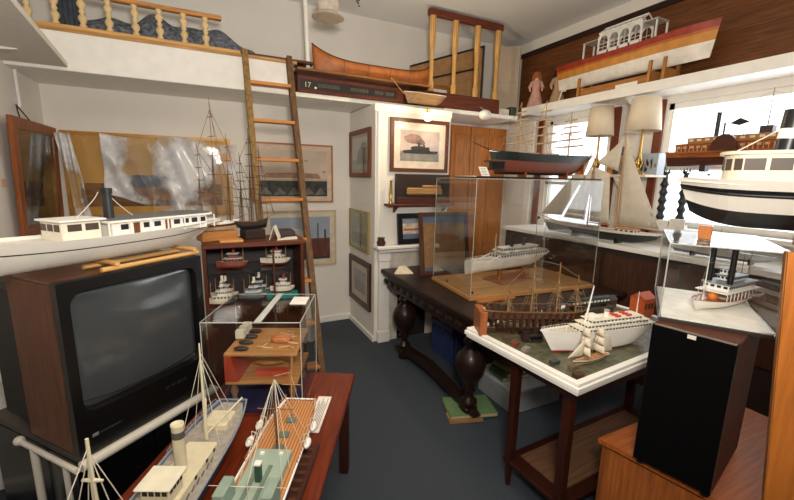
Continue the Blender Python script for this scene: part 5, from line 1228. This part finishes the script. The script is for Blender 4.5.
# hanging cloth bag / hat and dry plant
p = Py(328, 12, 3.3)
hb = thing('hanging_hat', 'pale cloth hat hanging from the ceiling near the white pole', 'hat', (p.x, 3.3, 3.0))
q = MB(); q.ball((0, 0, 0), .10, M('#c9beb0', .8, 0, .15, 20), 10, (.9, .7, .95)); q.build('crown', hb); MB().lathe([(.12, -.10), (.13, -.095), (.08, -.06), (.07, -.06)], M('#b5a898', .8), n=20).build('brim', hb)
MB().cyl((0, 0, .09), (0, 0, ZC-3.0-.002), .003, DARK).build('hook_string', hb)
p = Py(350, 3, 3.3); q = MB(); random.seed(9)
for i in range(26):
    a_ = random.uniform(0, 2*PI); l_ = random.uniform(.04, .12); e_ = Vector((math.cos(a_)*l_, math.sin(a_)*l_*.6, -random.uniform(.0, .07)))
    q.cyl((0, 0, 0), e_, .0018, M('#4a4038'), n=4); q.ball(e_, .010, M('#5a5048', .9), 4, (1, 1, .5))
q.cyl((0, 0, 0), (0, 0, ZC-3.12-.002), .003, DARK)
o = tag(q.build('dried_flowers'), 'dark bunch of dried flowers hanging by the cloth hat', 'dried flowers'); o.location = (p.x+.03, 3.3, 3.12)

# dolls
def doll(label, loc, rz, h, hair, dress, cape=None):
    t = thing('doll', label, 'doll', loc, rz)
    sk = M('#d9a78c', .6); s = h
    # one continuous body grown on a skeleton
    me = bpy.data.meshes.new('body')
    vs = [(0, 0, .50), (0, 0, .62), (0, 0, .76), (0, -.01, .82), (0, -.015, .90), (.10, 0, .77), (.17, -.03, .62), (.15, -.1, .50), (-.10, 0, .77), (-.17, -.03, .62), (-.15, -.1, .50), (.06, 0, .46), (.07, -.01, .25), (.07, 0, .04), (.07, -.06, .02), (-.06, 0, .46), (-.07, -.01, .25), (-.07, 0, .04), (-.07, -.06, .02)]
    ed = [(0, 1), (1, 2), (2, 3), (3, 4), (2, 5), (5, 6), (6, 7), (2, 8), (8, 9), (9, 10), (0, 11), (11, 12), (12, 13), (13, 14), (0, 15), (15, 16), (16, 17), (17, 18)]
    rad = [.09, .08, .09, .035, .085, .04, .03, .025, .04, .03, .025, .055, .04, .03, .025, .055, .04, .03, .025]
    me.from_pydata([(x*s, y*s, z*s) for x, y, z in vs], ed, []); o = bpy.data.objects.new('body', me); col.objects.link(o); o.parent = t; me.materials.append(sk)
    m = o.modifiers.new('skin', 'SKIN'); 
    if not me.skin_vertices: me.attributes.new('skin', 'FLOAT', 'POINT')
    sv = me.skin_vertices[0].data
    for i, r in enumerate(rad): sv[i].radius = (r*s, r*s)
    sv[0].use_root = True
    o.modifiers.new('sub', 'SUBSURF').levels = 1
    dm = M(dress, .85, 0, .15, 30); hm_ = M(hair, .9, 0, .3, 60)
    MB().lathe([(.24*s, .08*s), (.22*s, .12*s), (.15*s, .38*s), (.10*s, .55*s), (.125*s, .68*s), (.12*s, .78*s), (.04*s, .80*s)], dm, n=18).build('dress', t)
    q = MB()
    for sd_ in (-1, 1): q.cyl((sd_*.11*s, 0, .76*s), (sd_*.18*s, -.035*s, .60*s), .05*s, dm, r2=.045*s, n=10)
    q.build('sleeve', t)
    q = MB(); q.ball((0, .02*s, .93*s), .115*s, hm_, 10, (1.05, .95, 1.0))
    for sd_ in (-1, 1): q.ball((sd_*.09*s, .02*s, .86*s), .055*s, hm_, 8, (.8, 1, 1.6))
    q.build('hair', t)
    q = MB(); q.ball((.03*s, -.1*s, .91*s), .010*s, M('#2a2a30'), 6).ball((-.03*s, -.1*s, .91*s), .010*s, M('#2a2a30'), 6).ball((0, -.103*s, .885*s), .009*s, sk, 6).box((-.018*s, -.1*s, .857*s), (.018*s, -.092*s, .864*s), M('#a8483c')); q.build('face', t)
    return t
try:
    d1 = doll('red-haired doll in a faded pink dress sitting by the beige box', (3.36, 3.42, 2.4205), -.8, .40, '#9a5a34', '#c79a8c')
    d2 = doll('dark-haired doll in a tan dress next to the red-and-yellow hull', (3.50, 3.24, 2.4205), -.9, .42, '#1f1a18', '#b08f6c')
except Exception as e: print('doll', e)
for i, (px_, X) in enumerate(((547, 3.28), (553, 3.32))):
    pass
o = tag(MB().bar((0, 0, 0), (.02, -.02, .12), .025, .01, CREAM).bar((.02, -.02, .12), (.05, -.05, .125), .022, .01, CREAM).build('bone_tool'), 'cream folded tool standing on the shelf edge below the dolls', 'tool'); o.location = (3.275, 3.02, 2.4265)

# long red/yellow hull
yA, yB_ = Px(559, 80, 3.42).y, Px(718, 20, 3.42).y
rh = thing('half_painted_hull_model', 'long red, yellow and white boat hull model above the windows', 'boat model', (3.43, (yA+yB_)/2, 2.58), -PI/2)
RL = yA-yB_
HRD = Hull(RL, .20, .23, bow=.30, stern=.25, st_w=.7, sheer=(.0, .14), rake=.03, strake=0, full=.35, bul=.06, rise=.08)
def grad(c1, c2): return None
HRD.build(rh, [(.5, M('#ece6dc', .4)), (.74, M('#c98a3a', .4, 0, .15)), (.84, M('#b8602a', .4, 0, .2)), (1, M('#9a3420', .4, 0, .25))], TEAK)
zr = HRD.deckz(.5)
dhz = MB(); x0, x1 = -.22, .18; WT = M('#e8e5df', .5)
dh = dhz.box((x0, -.075, zr-.003), (x1, .075, zr+.012), WT).box((x0, -.075, zr+.12), (x1, .075, zr+.135), WT).build('deckhouse', rh)
nA = 4; pw = (x1-x0)/nA; dh.scale.z = 1.45; dh.location.z = -.45*zr
for sd_ in (-1, 1):
    q = MB()
    for i in range(nA+1): q.box((x0+pw*i-.008, sd_*.075-.004, zr+.012), (x0+pw*i+.008, sd_*.075+.004, zr+.12), WT)
    for i in range(nA):
        cx = x0+pw*(i+.5); r_ = pw/2-.006; zc_ = zr+.075
        arc = [(cx+r_*math.cos(PI*k_/10), zc_+r_*math.sin(PI*k_/10)) for k_ in range(11)]
        for (xa, za), (xb, zb) in zip(arc, arc[1:]): q.add([(xa, sd_*.075, za), (xb, sd_*.075, zb), (xb, sd_*.075, zr+.121), (xa, sd_*.075, zr+.121)], [(0, 1, 2, 3)], WT)
        for z_ in (.03, .05, .07): q.box((cx-r_, sd_*.075-.0015, zr+z_), (cx+r_, sd_*.075+.0015, zr+z_+.003), WT)
        q.box((cx-.0015, sd_*.075-.0015, zr+.012), (cx+.0015, sd_*.075+.0015, zr+.12), WT)
        q.box((x0+pw*i, sd_*.075-.004, zr+.012), (x0+pw*i+pw, sd_*.075+.004, zr+.03), WT)
    q.build('arched_window', dh)
q = MB()
for x in [x0+.0+.05*i for i in range(9)]:
    for sd_ in (-1, 1): q.bar((x, sd_*.08, zr+.136), (x, 0, zr+.175), .006, .006, WT)
q.bar((x0, 0, zr+.176), (x1, 0, zr+.176), .01, .008, WT)
for sd_ in (-1, 1): q.bar((x0, sd_*.08, zr+.138), (x1, sd_*.08, zr+.138), .008, .008, WT)
q.build('skylight_roof', dh)
q = MB(); q.box((x1+.01, -.08, zr+.165), (x1+.13, .08, zr+.173), M('#b9b6b0')).box((x0-.17, -.08, zr+.155), (x0-.01, .08, zr+.162), M('#b9b6b0')); q.build('canopy', rh)
q = MB()
for x in (x1+.12, x0-.16):
    for sd_ in (-1, 1): q.box((x-.006, sd_*.07-.006, zr), (x+.006, sd_*.07+.006, zr+.16), WT)
q.each('post', rh)
for px_, xx in ((579, None), (648, None), (662, None)):
    y_ = Px(px_, 80, 3.33).y; xl_ = -(y_-(yA+yB_)/2)
    MB().prism([(xl_-.012, -.11, -.159), (xl_+.012, -.11, -.159), (xl_+.012, -.10, .06), (xl_-.012, -.10, .06)], OAKZ, (0, .018, 0)).prism([(xl_-.012, .11, -.159), (xl_+.012, .11, -.159), (xl_+.012, .10, .06), (xl_-.012, .10, .06)], OAKZ, (0, -.018, 0)).box((xl_-.012, -.09, -.159), (xl_+.012, .09, -.02), OAKZ).build('cradle_arm', rh)
MB().box((-.35, -.10, -.159), (.30, -.085, -.045), OAKX, bev=.004).build('cradle_board', rh)
MB().box((.02, -.104, -.14), (.22, -.1001, -.08), WHITE, bev=.002).build('white_label', rh)

# ------------------------------------------------------------------ lights
S.view_settings.view_transform = 'Standard'; S.view_settings.look = 'None'; S.view_settings.gamma = 1; S.view_settings.exposure = .25
wd = bpy.data.worlds.new('sky'); S.world = wd; wd.use_nodes = True
wd.node_tree.nodes['Background'].inputs[0].default_value = (.93, .97, 1, 1); wd.node_tree.nodes['Background'].inputs[1].default_value = 2.2
def area(name, loc, tgt, sx_, sy_, e, c):
    l = bpy.data.lights.new(name, 'AREA'); l.shape = 'RECTANGLE'; l.size = sx_; l.size_y = sy_; l.energy = e; l.color = c
    o = bpy.data.objects.new(name, l); col.objects.link(o); o.location = loc
    o.rotation_euler = (Vector(tgt)-Vector(loc)).to_track_quat('-Z', 'Y').to_euler(); return o
area('ceiling_fill', (.9, 1.0, 3.28), (.9, 1.0, 0), 1.2, 1.2, 15, (1, .78, .52))  # added warm fill under the ceiling, no lamp fixture there
area('flash_uplight', (.1, -.1, 2.0), (1.4, 2.6, 3.2), .3, .3, 56, (1, .93, .83))  # hidden uplight added for ceiling bounce, in place of a camera flash
area('window_light', (XR+.5, 1.35, 1.9), (0, 1.6, 1.0), 1.4, 1.1, 18, (.92, .96, 1))
pl = bpy.data.lights.new('bulb_light', 'POINT'); pl.energy = 15; pl.color = (1, .8, .5); pl.shadow_soft_size = .035
o = bpy.data.objects.new('bulb_light', pl); col.objects.link(o); o.location = Py(428, 117, 3.15)+Vector((0, -.05, 0))
